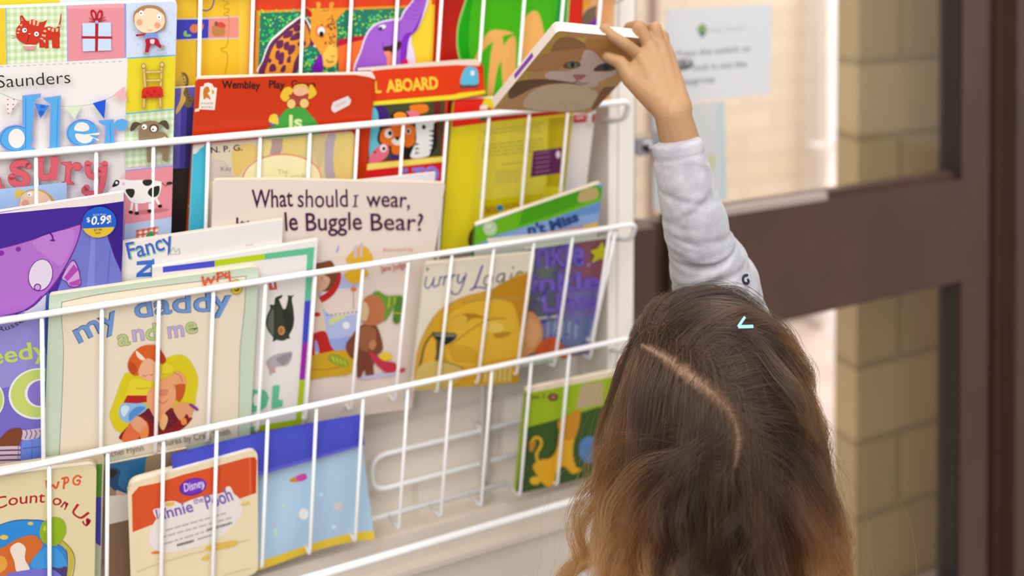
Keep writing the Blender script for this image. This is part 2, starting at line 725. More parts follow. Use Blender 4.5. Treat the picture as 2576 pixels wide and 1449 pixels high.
# lever handle seen past the child's hand and the lock below it
a, b = at_wall(1650, 172, DY-.05), at_wall(1724, 160, DY-.05)
hd = MB().tube([a, a.lerp(b, .5), b], .0086, 16).ball(b, (.0125, .009, .0086))
hd.tube([(a.x, DY+.02, a.z), (a.x, DY-.05, a.z)], .008, 12)
M_LEVER = new_mat('brushed_steel', (150, 146, 148), .45, .6)
hp = dpart('lever_handle', hd, M_LEVER)
for p in hp.data.polygons:
    p.use_smooth = True
a = at_wall(1604, 371, DY-.01)
b = at_wall(1640, 368, DY-.01)
lk = MB().box((a.x, DY-.012, a.z-.012), (b.x+.03, DY+.02, a.z+.012)).ball((b.x-.006, DY-.012, b.z), (.011, .012, .0095))
lp = dpart('lock', lk, M_CHROME)
# frame round the door
fr = MB().box((xs1, DY+.03, 0), (xf, DY+.07, 2.15)).box((xs1+.006, DY+.012, 0), (xs1+.012, DY+.05, 2.15))
fr.box((xf-.012, DY+.008, 0), (xf-.004, DY+.05, 2.15)).box((xf, DY-.02, 0), (xf+.11, DY+.06, 2.15))
fr.box((JX1+.005, DY-.01, 2.1), (xf+.11, DY+.06, 2.2))
struct(fr.build('trim_3', M_BROWN))
struct(MB().box((xf+.11, DY-.01, 0), (4.6, DY+.11, 2.75)).build('wall_right', M_PANEL))

# notices taped on the glass


def notice(name, label, q, art, col, cat='notice'):
    p = Print(at_wall(*q[0], DY+.018), (1, 0, 0), (0, 0, 1))
    root = empty(name, p.o)
    tag(root, label, cat)
    O = [p.loc(k) for k in q]
    v = [(u, -.0004, w_) for u, w_ in O]+[(u, .0006, w_) for u, w_ in O]
    n = len(O)
    f = [tuple(range(n)), tuple(reversed(range(n, 2*n)))]+[((i+1) % n, i, n+i, n+(i+1) % n) for i in range(n)]
    art(p)
    k = len(v)
    v += [(a_, -.0005-c_, b_) for a_, b_, c_ in p.v]
    ff = f+[tuple(i+k for i in g) for g in p.f]
    link('sheet', ink_mesh('sheet', v, ff, [lin(col)]*len(f)+p.c), M_CARD, root)
    return root


def art_notice(p):
    p.poly((120, 150, 70), [(1766, 58), (1780, 72), (1766, 84), (1752, 72)])
    p.poly((40, 90, 110), [(1766, 96), (1780, 76), (1766, 84), (1752, 76)])
    p.text((170, 170, 172), 'City Council', [(1786, 82), (1872, 74)], 12)
    p.text((120, 120, 122), 'Press the switch or', [(1702, 143), (1890, 128)], 16, .01)
    p.text((120, 120, 122), 'lock is not the', [(1745, 178), (1878, 167)], 16, .01)
    p.text((120, 120, 122), 'playgroup', [(1708, 214), (1798, 205)], 15, .01)


notice('notice', 'white printed notice on the glass door behind the raised hand', [(1676, 262), (1676, 24), (1942, 10), (1938, 236)],
       art_notice, (212, 211, 214))


def art_notice2(p):
    p.poly((186, 200, 204), [(1806, 258), (1822, 256), (1828, 500), (1810, 503)])
    p.spl((196, 192, 160), [(1775, 400), (1795, 385), (1800, 412), (1785, 430)])


notice('notice', 'pale blue-grey sheet on the glass door partly behind the grey sleeve', [(1642, 528), (1640, 272), (1822, 254), (1828, 500)],
       art_notice2, (200, 200, 200))

# outside, beyond the glass
M_OUT = brick_mat('outside_cream_brick', (240, 230, 214), (234, 222, 204), (226, 214, 198), 2.4, .6, .2, .02, .2)  # the outside wall's own cream brick colours
M_STONE = brick_mat('tan_stone_block', (214, 188, 136), (196, 170, 120), (176, 150, 104), 3.2, 1.0, .5, .03, .5)
M_PIPE = new_mat('white_downpipe', (250, 248, 246), .4)
OY = 1.55
struct(MB().box((.2, OY, 0), (at_wall(2085, 300, OY).x, OY+.2, 3.0)).build('wall_outside', M_OUT))
M_PINK = new_mat('pink_paving', (216, 200, 190), .8)
noise_col(M_PINK, (206, 188, 180), (222, 204, 196), 5, 3)
struct(MB().box((-3.2, .25, -.06), (6, 4.2, -.01)).build('ground_outside', M_PINK))
px0 = at_wall(2158, 300, .46).x
struct(MB().box((px0, .46, -.01), (px0+.7, .52, 3.0)).build('wall_pillar', M_STONE))
pp = MB().tube([(at_wall(2052, 300, OY-.05).x, OY-.06, 0), (at_wall(2052, 300, OY-.05).x, OY-.06, 3.0)], .026, 16)
for z in (.6, 1.5, 2.4):
    pp.tube([(at_wall(2052, 300, OY-.05).x, OY-.06, z), (at_wall(2052, 300, OY-.05).x, OY-.06, z+.03)], .031, 16)
o = pp.build('downpipe', M_PIPE, None, True)
tag(o, 'white downpipe on the cream wall outside the glass door', 'downpipe')
# bright yard seen through the gap between wall and pillar
struct(MB().box((1.2, 3.4, 0), (4.6, 3.5, 3.0)).build('wall_yard', new_mat('white_yard_wall', (250, 248, 250), .7)))
struct(MB().box((at_wall(1643, 50, 1.3).x, 1.3, 0), (at_wall(1655, 50, 1.3).x, 1.33, 2.6)).build('trim_4', new_mat('weathered_post', (178, 154, 142), .7)))

# ------------------------------------------------------------------ the wire book rack
rack = empty('book_rack', (0, .05, .65))
tag(rack, 'white wire wall rack of sloping pockets holding the picture books', 'book rack')


def rpart(name, mb, parent, smooth=True):
    o = mb.build(name, M_WIRE, None, smooth)
    o.parent = parent
    base = Vector((0, .05, .65))
    if parent is rack:
        o.matrix_parent_inverse = Matrix.Translation(base).inverted()
    else:
        o.matrix_parent_inverse = parent.matrix_basis.inverted()
    return o


XEND = {1: .449, 2: .4545, 3: .4625, 4: .468}
KS = {1: range(-4, 13), 2: range(-4, 12), 3: range(-4, 13), 4: range(-4, 12)}
for r in (1, 2, 3, 4):
    dx, H, dy, t = ROW[r]
    z = 1.37+H
    xe = XEND[r]
    ry = .0036 if r == 2 else .0031
    mb = MB().tube([(-.40, dy+.045, z-.026), (-.405, dy+.02, z-.012), (-.405, dy, z), (xe, dy, z), (xe+.001, dy+.012, z-.023), (xe-.004, dy+.056, z-.035)],
                   ry, 12, .0105)
    L = .176
    yb, zb_ = min(dy+t*L+.043, .085), z-L-.008
    mb.tube([(-.40, yb, zb_), (.333 if r == 4 else xe-.03, yb, zb_)], .0029, 10)
    pk = rpart('pocket', mb, rack)
    for k in KS[r]:
        x = dx+.05*k
        x_top = x
        w_ = MB().tube([(x_top, dy+.0005, z-.001), (x_top, dy+t*L, z-L), (x_top, yb, zb_)], .0019, 8, .006)
        rpart('upright_wire', w_, pk)
# frame on the wall
FY = .096
zu = (at_wall(1009, 1127, FY).z+at_wall(1206, 1089, FY).z)/2
zl = (at_wall(1009, 1214, FY).z+at_wall(1300, 1146, FY).z)/2
xl = at_wall(936, 1185, FY).x
fm = MB().tube([(.43, FY, zu), (xl, FY, zu), (xl, FY, zl), (.43, FY, zl)], .0029, 12, .03)
rpart('frame_loop', fm, rack)
for xx in (at_wall(1215, 1100, .09).x, -.33):
    up = MB().tube([(xx, .0905, .667), (xx, .0905, 1.62)], .003, 12).tube([(xx+.0065, .0905, .667), (xx+.0065, .0905, 1.62)], .003, 12)
    for z in (.75, 1.2, 1.58):
        up.tube([(xx, .0905, z), (xx, WALL_Y, z)], .003, 10)
    rpart('frame_upright', up, rack)
zbar = at_wall(1183, 1335.6, .03).z
rpart('bottom_bar', MB().tube([(-.40, .08, zbar), (-.40, .03, zbar), (.462, .03, zbar), (.462, .085, zbar)], .0042, 14, .02), rack)
rpart('side_wire', MB().tube([(.437, -.001, 1.012), (.427, .04, .86), (.427, .085, .852)], .0024, 10, .006), rack)


# ------------------------------------------------------------------ the books
cA, cB, cC, cD = (0, 0, 3.623), (0, 380, 3.623), (0, 760, 3.623), (0, 1100, 3.903)
cE, cF, cG, cH = (440, 0, 3.623), (900, 0, 3.623), (440, 340, 3.623), (1000, 340, 3.623)
cI, cJ, cK, cL, cM = (600, 680, 3.45), (980, 580, 3.45), (880, 900, 2.64), (240, 1000, 3.228), (1200, 0, 3.623)
G1, G2, G3, G4 = ('picture books in the top pocket', 'picture books in the second pocket', 'picture books in the third pocket',
                  'picture books in the bottom pocket')
WHITE, CREAM = (232, 226, 224), (229, 217, 200)


# --- top pocket
b = Book('picture_book', 'tall yellow picture book with a blue and pink picture strip, behind the patchwork book', 'book', G1, (1, .006, None),
         [(400, 352), (420, -260), (640, -275), (628, 335)], .006, (238, 192, 44), spine=(222, 172, 36))
b.at(*cE)
b.poly((240, 200, 50), [(20, -100), (215, -100), (195, 1300), (0, 1300)])
b.poly((198, 150, 36), [(198, -100), (214, -100), (204, 700), (188, 700)])
b.poly((242, 204, 66), [(590, -100), (700, -100), (690, 700), (580, 700)])
b.poly((214, 196, 210), [(-40, 172), (585, 148), (583, 352), (-40, 372)])
b.poly((62, 66, 196), [(-40, 180), (308, 176), (304, 346), (-40, 362)])
b.poly((232, 142, 128), [(308, 172), (582, 156), (580, 342), (306, 346)])
b.spl((232, 128, 84), [(135, 255), (165, 220), (200, 225), (215, 200), (235, 235), (262, 215), (255, 265), (215, 285), (180, 300), (150, 290)])
b.spl((150, 196, 120), [(80, 290), (105, 280), (110, 310), (145, 315), (140, 332), (85, 330)])
b.spl((190, 128, 70), [(345, 235), (440, 225), (450, 320), (350, 322)])
b.spl((216, 70, 52), [(385, 215), (425, 200), (465, 235), (440, 250), (395, 245)])
b.spl((120, 84, 60), [(362, 205), (385, 195), (392, 225), (365, 235)])
b.line((60, 60, 180), 9, [(250, 92), (290, 95), (330, 75), (350, 30), (362, -40)])
b.line((196, 148, 40), 6, [(450, -60), (440, 5), (470, 10), (490, 30), (460, 40), (452, 75), (490, 80), (480, 110), (448, 120), (455, 140),
                          (490, 150), (488, 300), (470, 420), (420, 440), (440, 470), (475, 480), (478, 560), (455, 670)])
b.spl((120, 104, 60), [(60, 670), (95, 665), (125, 720), (120, 800), (135, 870), (165, 880), (150, 960), (110, 980), (80, 930), (85, 820), (60, 760)])
b.spl((226, 190, 90), [(30, 720), (60, 680), (95, 700), (100, 780), (75, 850), (100, 900), (60, 980), (15, 1040), (10, 1000), (50, 900), (55, 800), (25, 770)])
b.polys((70, 54, 36), [[(60+8*i, 690+28*i), (80+8*i, 685+28*i), (76+8*i, 702+28*i)] for i in range(9)])
b.finish()

b = Book('picture_book', 'red picture book with a giraffe and purple elephant on sparkling green foil', 'book', G1, (1, .002, None),
         [(622, 336), (640, -200), (1104, -245), (1083, 292)], .005, (232, 190, 40), spine=(214, 84, 30))
b.at(*cE)
b.poly((224, 66, 28), [(690, -300), (2420, -400), (2400, 40), (2330, 45), (735, 97)])
b.poly((176, 40, 24), [(700, 90), (735, 95), (760, 110), (735, 640), (720, 640)])
b.poly((226, 150, 40), [(740, 100), (2340, 48), (2300, 1000), (715, 1000)])
b.poly((240, 205, 50), [(2160, -100), (2345, -100), (2318, 600), (2290, 1050), (2130, 1050)])
b.poly((34, 120, 96), [(778, 118), (2150, 72), (2110, 1000), (745, 1000)])
rnd = random.Random(4)
bits = {0: [], 1: [], 2: []}
for i in range(900):
    x, y = rnd.uniform(765, 2130), rnd.uniform(85, 680)
    s, a = rnd.uniform(5, 13), rnd.uniform(0, 3.14)
    ca, sa = math.cos(a), math.sin(a)
    kind = 0 if rnd.random() < (.65 if x < 1100 else .3) else rnd.choice((1, 2, 1))
    bits[kind].append([(x+ca*s*u-sa*s*v, y+sa*s*u+ca*s*v) for u, v in ((-1, -.6), (.9, -.8), (1.1, .5), (-.7, .8))])
for k, c in ((0, (50, 220, 90)), (1, (170, 226, 60)), (2, (96, 196, 170))):
    b.polys(c, bits[k])
# giraffe
b.spl((236, 232, 226), [(1185, 150), (1060, 200), (950, 290), (860, 380), (790, 560), (760, 660), (1080, 660), (1190, 420), (1300, 420)])
b.spl((104, 44, 82), [(1180, 170), (1060, 225), (960, 310), (870, 395), (810, 540), (775, 680), (1080, 680), (1180, 440), (1270, 400)])
b.spl((232, 150, 44), [(1190, 215), (1100, 240), (990, 320), (900, 420), (850, 560), (830, 700), (1040, 700), (1090, 560), (1150, 460), (1230, 390)])
for q in ([(1080, 250), (1140, 225), (1150, 270), (1095, 290)], [(1000, 300), (1075, 275), (1060, 330), (990, 350)], [(925, 380), (985, 365), (980, 430), (930, 440)],
          [(1060, 330), (1130, 290), (1135, 350), (1055, 370)], [(995, 395), (1040, 380), (1035, 450), (995, 450)], [(920, 470), (955, 460), (950, 540), (915, 530)],
          [(955, 490), (995, 480), (985, 575), (945, 580)], [(1035, 420), (1095, 410), (1085, 470), (1035, 500)], [(1030, 520), (1055, 510), (1050, 570), (1018, 560)],
          [(870, 590), (910, 585), (920, 640), (860, 650)], [(1120, 390), (1180, 370), (1190, 410), (1130, 420)], [(850, 530), (880, 540), (870, 570), (850, 565)],
          [(980, 600), (1010, 595), (1000, 650), (960, 650)]):
    b.spl((104, 40, 84), q, 4)
b.spl((236, 158, 50), [(1190, 60), (1270, 100), (1290, 40), (1280, 25), (1310, 15), (1330, 35), (1325, 95), (1400, 95), (1405, 35), (1425, 15), (1450, 30), (1440, 95),
                       (1560, 75), (1500, 150), (1470, 190), (1478, 300), (1470, 420), (1490, 480), (1470, 580), (1400, 615), (1340, 590), (1330, 500),
                       (1270, 400), (1230, 330), (1240, 200), (1195, 130)])
b.spl((186, 24, 40), [(1190, 70), (1240, 105), (1245, 150), (1200, 140)])
b.spl((244, 196, 84), [(1420, 400), (1470, 420), (1488, 480), (1465, 580), (1400, 608), (1345, 580), (1345, 500), (1380, 440)])
for i in range(44):
    x, y = rnd.uniform(1330, 1462), rnd.uniform(140, 420)
    b.ell((120, 60, 50), x, y, rnd.uniform(4, 10), rnd.uniform(4, 9), 0, 8)
b.ell((226, 120, 90), 1325, 275, 42, 46)
b.ell((240, 236, 232), 1330, 280, 34, 40)
b.ell((20, 16, 18), 1332, 305, 20, 24)
b.line((120, 60, 40), 7, [(1380, 540), (1400, 560), (1440, 555)])
b.line((150, 90, 40), 5, [(1420, 505), (1440, 510), (1450, 500)])
b.spl((120, 20, 170), [(1330, 490), (1270, 560), (1250, 640), (1340, 640)])
# elephant
b.poly((236, 110, 40), [(1480, 420), (1600, 370), (1740, 330), (1700, 660), (1490, 660)])
b.poly((186, 10, 60), [(1480, 360), (1600, 335), (1760, 315), (1740, 350), (1600, 385), (1480, 420)])
b.spl((226, 214, 236), [(1650, 680), (1690, 440), (1750, 280), (1840, 200), (1985, 165), (2045, 160), (2080, 90), (2170, -20), (2180, -120), (2310, -140), (2310, 0),
                        (2220, 240), (2150, 330), (2160, 680)])
b.spl((160, 92, 204), [(1655, 700), (1705, 440), (1765, 290), (1850, 215), (1985, 182), (2050, 180), (2095, 100), (2185, -20), (2195, -120), (2290, -140), (2290, 0),
                       (2200, 240), (2120, 340), (2090, 480), (2090, 700)])
b.spl((128, 40, 190), [(2050, 560), (2060, 380), (2100, 300), (2170, 270), (2260, 80), (2290, 0), (2215, 240), (2130, 350), (2100, 560)])
for i in range(5):
    b.line((136, 66, 190), 6, [(2080+22*i, 130-34*i), (2140+18*i, 170-40*i), (2190+18*i, 170-46*i)])
b.spl((70, 28, 34), [(1890, 425), (1960, 410), (2010, 380), (2055, 372), (2050, 430), (2000, 470), (1920, 470)])
b.spl((240, 140, 100), [(1900, 470), (1960, 465), (1975, 520), (1965, 600), (1930, 600), (1925, 520)])
b.ell((236, 232, 236), 1885, 240, 34, 20, -10)
b.ell((40, 30, 40), 1870, 252, 16, 14)
b.line((110, 50, 150), 6, [(1840, 250), (1870, 275), (1915, 250)])
b.line((110, 50, 150), 5, [(1885, 390), (1895, 420), (1890, 450)])
b.spl((216, 20, 90), [(2060, 560), (2100, 525), (2120, 560), (2090, 590)])
b.finish()

b = Book('picture_book', 'red picture book with a large bright green oval on its cover', 'book', G1, (1, .009, None),
         [(1075, 300), (1098, -300), (1475, -330), (1452, 268)], .005, (206, 36, 16), spine=(176, 28, 14))
b.at(*cF)
b.poly((178, 28, 14), [(750, -200), (990, -200), (930, 300), (960, 800), (800, 800)])
b.spl((150, 206, 120), [(1380, -700), (1090, -250), (950, 80), (900, 320), (930, 560), (1100, 860), (1350, 960), (1650, 860), (1850, 500), (1925, 100), (1880, -300)])
b.spl((66, 178, 20), [(1380, -700), (1100, -250), (965, 80), (912, 320), (945, 560), (1110, 850), (1350, 950), (1640, 850), (1840, 500), (1905, 100), (1865, -300)])
b.spl((20, 158, 16), [(1090, -230), (975, 80), (920, 320), (955, 550), (1040, 640), (1010, 400), (1030, 100)])
b.spl((30, 150, 60), [(1700, 700), (1840, 480), (1900, 100), (1860, -280), (1810, 100), (1760, 420)])
for q in ([(1480, 900), (1500, 500), (1490, 250), (1560, 120), (1640, 110), (1690, 260), (1700, 420), (1600, 700), (1580, 900)],
          [(1180, 860), (1200, 600), (1230, 400), (1300, 290), (1330, 480), (1270, 640), (1230, 860)],
          [(1330, 800), (1310, 540), (1340, 400), (1430, 330), (1440, 520), (1420, 820)],
          [(1060, 560), (1160, 330), (1250, 270), (1420, 300), (1320, 330), (1180, 420)]):
    b.spl((232, 176, 100), q, 6)
b.finish()

b = Book('picture_book', 'red and orange picture book at the right end of the top pocket', 'book', G1, (1, .015, None),
         [(1440, 268), (1462, -300), (1560, -310), (1536, 258)], .004, (222, 170, 120), spine=(200, 60, 30))
b.at(*cF)
b.poly((202, 40, 22), [(1860, -200), (2060, -200), (2040, 400), (1860, 400)])
b.poly((226, 160, 50), [(2062, -200), (2200, -200), (2110, 60), (2050, 90)])
b.spl((112, 98, 78), [(2060, 120), (2140, 60), (2200, 60), (2150, 200), (2050, 240)])
b.spl((120, 52, 150), [(2050, 255), (2120, 205), (2190, 150), (2200, 300), (2050, 400)])
b.spl((222, 160, 110), [(2200, -60), (2310, -60), (2280, 190), (2180, 190)])
b.spl((220, 90, 20), [(2360, -40), (2440, -40), (2420, 20), (2360, 25)])
b.finish()

# --- second pocket
b = Book('picture_book', 'large white patchwork picture book with a red cat and a blue gift box', 'book', G2, (2, .001, None),
         [(-170, 812), (-150, 26), (446, 2), (426, 722)], .010, WHITE, rad=[0, 0, .006, 0], paper=(240, 236, 230))
b.at(*cA)
b.poly((236, 196, 44), [(-600, 60), (52, 55), (66, 588), (-600, 640)])
b.poly((120, 190, 220), [(48, 55), (60, 55), (72, 586), (60, 588)])
b.gingham((228, 234, 214), (206, 224, 182), (186, 212, 156), [(60, 48), (610, 45), (614, 556), (68, 584)], 9, 8)
b.poly((150, 160, 224), [(606, 44), (614, 44), (622, 558), (612, 558)])
b.poly((224, 142, 152), [(614, 40), (1138, 34), (1140, 526), (622, 556)])
b.poly((228, 160, 170), [(614, 38), (1138, 32), (1138, 72), (614, 78)])
b.poly((120, 150, 226), [(1134, 34), (1148, 34), (1150, 524), (1138, 526)])
b.poly((204, 216, 240), [(1148, 30), (1640, 10), (1616, 500), (1160, 528)])
b.poly((90, 180, 214), [(1160, 524), (1616, 496), (1614, 508), (1162, 536)])
b.poly((226, 206, 40), [(1166, 536), (1612, 508), (1596, 988), (1146, 1030)])
b.poly((100, 190, 210), [(1146, 1028), (1596, 986), (1596, 998), (1146, 1040)])
b.gingham((228, 234, 214), (208, 224, 186), (190, 212, 162), [(1144, 1042), (1594, 1000), (1585, 1492), (1136, 1530)], 7, 8)
b.polys((150, 150, 160), [[(-300+60*i, 616-2.6*i), (-270+60*i, 615-2.6*i), (-270+60*i, 618-2.6*i), (-300+60*i, 619-2.6*i)] for i in range(24)])
# red cat
R_, RD = (198, 50, 26), (226, 180, 140)
b.line((150, 150, 140), 4, [(105, 320), (150, 330)], False)
b.line((150, 150, 140), 4, [(110, 345), (150, 340)], False)
for q in ([(360, 380), (385, 360), (410, 390), (420, 430), (360, 432)], [(418, 340), (440, 335), (445, 435), (410, 440)],
          [(470, 330), (498, 335), (512, 435), (478, 436)], [(500, 320), (540, 300), (545, 435), (512, 440)]):
    b.poly(R_, q)
b.spl(R_, [(400, 260), (450, 240), (500, 255), (535, 240), (545, 290), (540, 345), (480, 360), (420, 360), (370, 350)])
b.line(R_, 22, [(530, 270), (548, 200), (556, 125)], True, 5)
b.spl(R_, [(185, 210), (182, 150), (205, 140), (245, 190), (300, 175), (370, 200), (420, 185), (430, 180), (405, 240), (410, 300), (390, 350), (330, 400), (270, 410),
           (190, 380), (150, 330), (150, 260)])
b.poly((180, 130, 110), [(192, 190), (192, 155), (215, 185)])
for q in ([(265, 180), (285, 178), (285, 215), (270, 220)], [(300, 180), (325, 182), (318, 230), (300, 225)], [(340, 190), (362, 195), (350, 235), (330, 235)],
          [(180, 222), (205, 215), (200, 240), (182, 232)], [(160, 260), (185, 255), (185, 275), (162, 272)], [(152, 290), (178, 290), (172, 305), (154, 303)],
          [(385, 310), (420, 315), (415, 335), (380, 325)], [(370, 340), (398, 350), (388, 362), (366, 352)], [(400, 270), (425, 275), (420, 292), (395, 288)],
          [(435, 250), (462, 250), (458, 276), (438, 272)], [(470, 255), (495, 258), (490, 290), (470, 285)], [(508, 255), (535, 255), (530, 285), (510, 290)],
          [(536, 222), (553, 220), (548, 240), (534, 240)]):
    b.poly(RD, q)
b.ell((244, 240, 238), 224, 273, 22)
b.ell((20, 20, 20), 230, 272, 7)
b.ell((244, 240, 238), 333, 307, 22)
b.ell((20, 20, 20), 334, 308, 7)
b.ell((236, 180, 150), 270, 305, 11, 7)
b.line((120, 20, 10), 4, [(265, 315), (258, 350), (250, 380)])
b.poly((218, 150, 140), [(210, 412), (328, 408), (318, 450), (225, 450)])
b.ell((236, 226, 220), 268, 410, 60, 7)
# gift
b.poly((196, 214, 240), [(752, 208), (1012, 200), (1014, 455), (755, 465)])
b.poly((172, 30, 40), [(868, 205), (898, 205), (892, 462), (866, 463)])
b.poly((172, 30, 40), [(745, 325), (1020, 328), (1020, 350), (745, 348)])
for q in ([(880, 195), (840, 160), (825, 100), (850, 85), (880, 120)], [(884, 195), (930, 160), (935, 100), (905, 90), (885, 130)]):
    b.spl((176, 28, 38), q)
    cx_, cy_ = sum(p[0] for p in q)/5, sum(p[1] for p in q)/5
    b.spl((224, 142, 152), [(cx_+(p[0]-cx_)*.42, cy_+(p[1]-cy_)*.5) for p in q])
for q in ([(880, 195), (810, 160)], [(880, 198), (815, 190)], [(885, 195), (960, 150)], [(885, 198), (968, 176)]):
    b.line((176, 28, 38), 9, q, False, 5)
b.ell((150, 180, 220), 882, 197, 15)
# boy
for i in range(70):
    b.ell(rnd.choice(((230, 170, 170), (120, 150, 220), (240, 244, 250), (236, 200, 120))), rnd.uniform(1165, 1610), rnd.uniform(60, 480), 5, 4, 0, 8)
b.spl((170, 126, 84), [(1215, 170), (1225, 100), (1290, 50), (1370, 38), (1450, 55), (1500, 110), (1510, 180), (1500, 250), (1470, 260), (1240, 200)])
b.spl((240, 212, 178), [(1225, 150), (1245, 110), (1300, 100), (1330, 70), (1400, 70), (1450, 95), (1490, 130), (1500, 190), (1475, 245), (1420, 280), (1360, 292), (1300, 285),
                        (1250, 250), (1228, 200)])
b.ell((226, 160, 130), 1270, 195, 28)
b.ell((226, 160, 130), 1432, 222, 28)
for x, y in ((1286, 110), (1450, 145)):
    b.ell((250, 248, 246), x, y, 21, 24)
    b.ell((50, 40, 30), x-2, y+2, 7)
b.line((190, 130, 100), 4, [(1345, 262), (1365, 268), (1385, 262)])
b.line((180, 40, 60), 20, [(1335, 300), (1290, 308), (1245, 312)])
b.spl((120, 150, 214), [(1330, 296), (1420, 292), (1425, 350), (1330, 350)])
b.spl((176, 20, 50), [(1330, 345), (1425, 340), (1460, 395), (1490, 410), (1470, 435), (1400, 395), (1370, 405), (1350, 470), (1320, 470), (1328, 400)])
b.spl((226, 210, 214), [(1368, 352), (1405, 350), (1402, 385), (1372, 386)])
b.spl((150, 160, 130), [(1310, 468), (1350, 470), (1345, 488), (1312, 490)])
b.spl((150, 160, 130), [(1475, 400), (1500, 410), (1490, 440), (1465, 445)])
b.ell((180, 190, 214), 1440, 470, 70, 10)
# chair
W_, WO = (222, 182, 110), (120, 90, 50)
for q in ([(1308, 600), (1322, 790)], [(1470, 590), (1462, 780)], [(1312, 880), (1308, 975)], [(1455, 875), (1462, 970)], [(1325, 645), (1468, 640)], [(1338, 720), (1462, 718)]):
    b.line(WO, 26, q, False)
    b.line(W_, 20, q, False)
for x, y in ((1306, 590), (1474, 577)):
    b.ell(WO, x, y, 23)
    b.ell((226, 190, 130), x, y, 18)
b.spl((206, 40, 24), [(1310, 790), (1460, 778), (1485, 850), (1470, 872), (1300, 880), (1290, 860)])
for x, y in ((1340, 830), (1408, 822), (1375, 855), (1448, 850), (1320, 868)):
    b.ell((180, 24, 20), x, y, 15, 13, 0, 12)
# dog
D1 = (140, 116, 90)
b.spl(D1, [(1340, 1290), (1345, 1200), (1520, 1210), (1530, 1440), (1480, 1440), (1470, 1370), (1380, 1370), (1380, 1450), (1340, 1450)])
b.spl((230, 214, 190), [(1380, 1262), (1480, 1240), (1500, 1230), (1520, 1250), (1530, 1275), (1480, 1270), (1380, 1280)])
b.spl(D1, [(1290, 1100), (1370, 1085), (1440, 1100), (1450, 1160), (1430, 1230), (1370, 1260), (1340, 1310), (1280, 1300), (1262, 1230), (1265, 1150)])
b.spl((86, 70, 54), [(1290, 1115), (1240, 1095), (1200, 1115), (1185, 1175), (1215, 1175), (1260, 1130)])
b.spl((86, 70, 54), [(1440, 1110), (1480, 1082), (1520, 1090), (1540, 1150), (1520, 1165), (1480, 1130)])
b.ell((80, 62, 44), 1400, 1155, 42, 40)
for x, y, r in ((1314, 1140, 24), (1400, 1158, 28)):
    b.ell((240, 236, 230), x, y, r)
    b.ell((30, 26, 24), x-8, y+5, 8)
b.ell((30, 26, 24), 1305, 1285, 32, 24)
# author line, big blue letters, bunting
b.text((40, 40, 44), 'Saunders', [(-18, 786), (320, 764), (645, 742)], 116, -.004)
b.line((150, 150, 156), 4, [(-60, 800), (120, 880), (330, 935), (600, 955), (860, 930), (1050, 850), (1145, 780)])
for q, c in (([(45, 880), (165, 905), (80, 1040)], (236, 222, 222)), ([(322, 928), (452, 945), (372, 1066)], (60, 130, 220)), ([(596, 955), (742, 948), (682, 1070)], (214, 226, 196)),
             ([(845, 925), (965, 890), (950, 1068)], (24, 84, 210)), ([(1032, 850), (1130, 775), (1160, 912)], (228, 176, 184))):
    b.poly(c, q)
for x, y in ((75, 890), (130, 890), (75, 935), (125, 935), (75, 975), (122, 975), (82, 1015)):
    b.ell((206, 70, 80), x, y, 7, 6, 0, 8)
b.ell((30, 100, 200), 390, 952, 22, 14)
b.ell((30, 100, 200), 380, 1010, 26, 22)
LB, LD = (84, 168, 226), (60, 96, 190)


def letter_d(col, g):
    b.ell(col, 150, 1245, 150+g, 118+g)
    b.poly(col, [(215-g, 862-g), (370+g, 842-g), (365+g, 862+g), (318+g, 890), (282+g, 1320), (335+g, 1345), (330+g, 1362+g), (215-g, 1362+g), (215-g, 1300)])


letter_d((150, 150, 216), 9)
letter_d(LB, 0)
b.ell((236, 228, 226), 155, 1242, 74, 88)
b.line(LD, 4, [(240, 880), (238, 1330)], False)
b.line(LD, 4, catmull([(230, 1150), (160, 1130), (60, 1160), (10, 1250), (60, 1330), (160, 1355), (225, 1325)], 4), False)
for col, g in (((150, 150, 216), 8), (LB, 0)):
    b.poly(col, [(408-g, 880-g), (552+g, 860-g), (540+g, 1315), (580+g, 1345), (578+g, 1360+g), (408-g, 1370+g), (412-g, 1352), (460-g, 1320), (468-g, 930), (412-g, 895)])
b.line(LD, 4, [(530, 885), (518, 1330)], False)
for col, g in (((150, 150, 216), 8), (LB, 0)):
    b.ell(col, 752, 1195, 140+g, 122+g)
b.spl((236, 228, 226), [(680, 1165), (700, 1110), (750, 1095), (800, 1115), (812, 1160), (760, 1178)])
b.spl((236, 228, 226), [(690, 1200), (780, 1205), (900, 1190), (895, 1210), (820, 1212), (855, 1235), (900, 1250), (890, 1262), (850, 1240), (820, 1275), (760, 1285), (705, 1255)])
b.line(LD, 4, catmull([(860, 1120), (800, 1080), (700, 1085), (630, 1150), (625, 1230), (690, 1295), (780, 1305), (860, 1270)], 4), False)
for col, g in (((150, 150, 216), 8), (LB, 0)):
    b.poly(col, [(905-g, 1085-g), (1030+g, 1075-g), (1030+g, 1120), (1060, 1085-g), (1110, 1070-g), (1155+g, 1085-g), (1160+g, 1130), (1130, 1165+g), (1080, 1170+g), (1055, 1130),
                 (1035+g, 1160), (1040+g, 1285), (1080+g, 1305), (1078+g, 1318+g), (920-g, 1325+g), (920-g, 1310), (958-g, 1285), (965-g, 1130), (910-g, 1100)])
b.line(LD, 4, [(1000, 1105), (1010, 1290)], False)
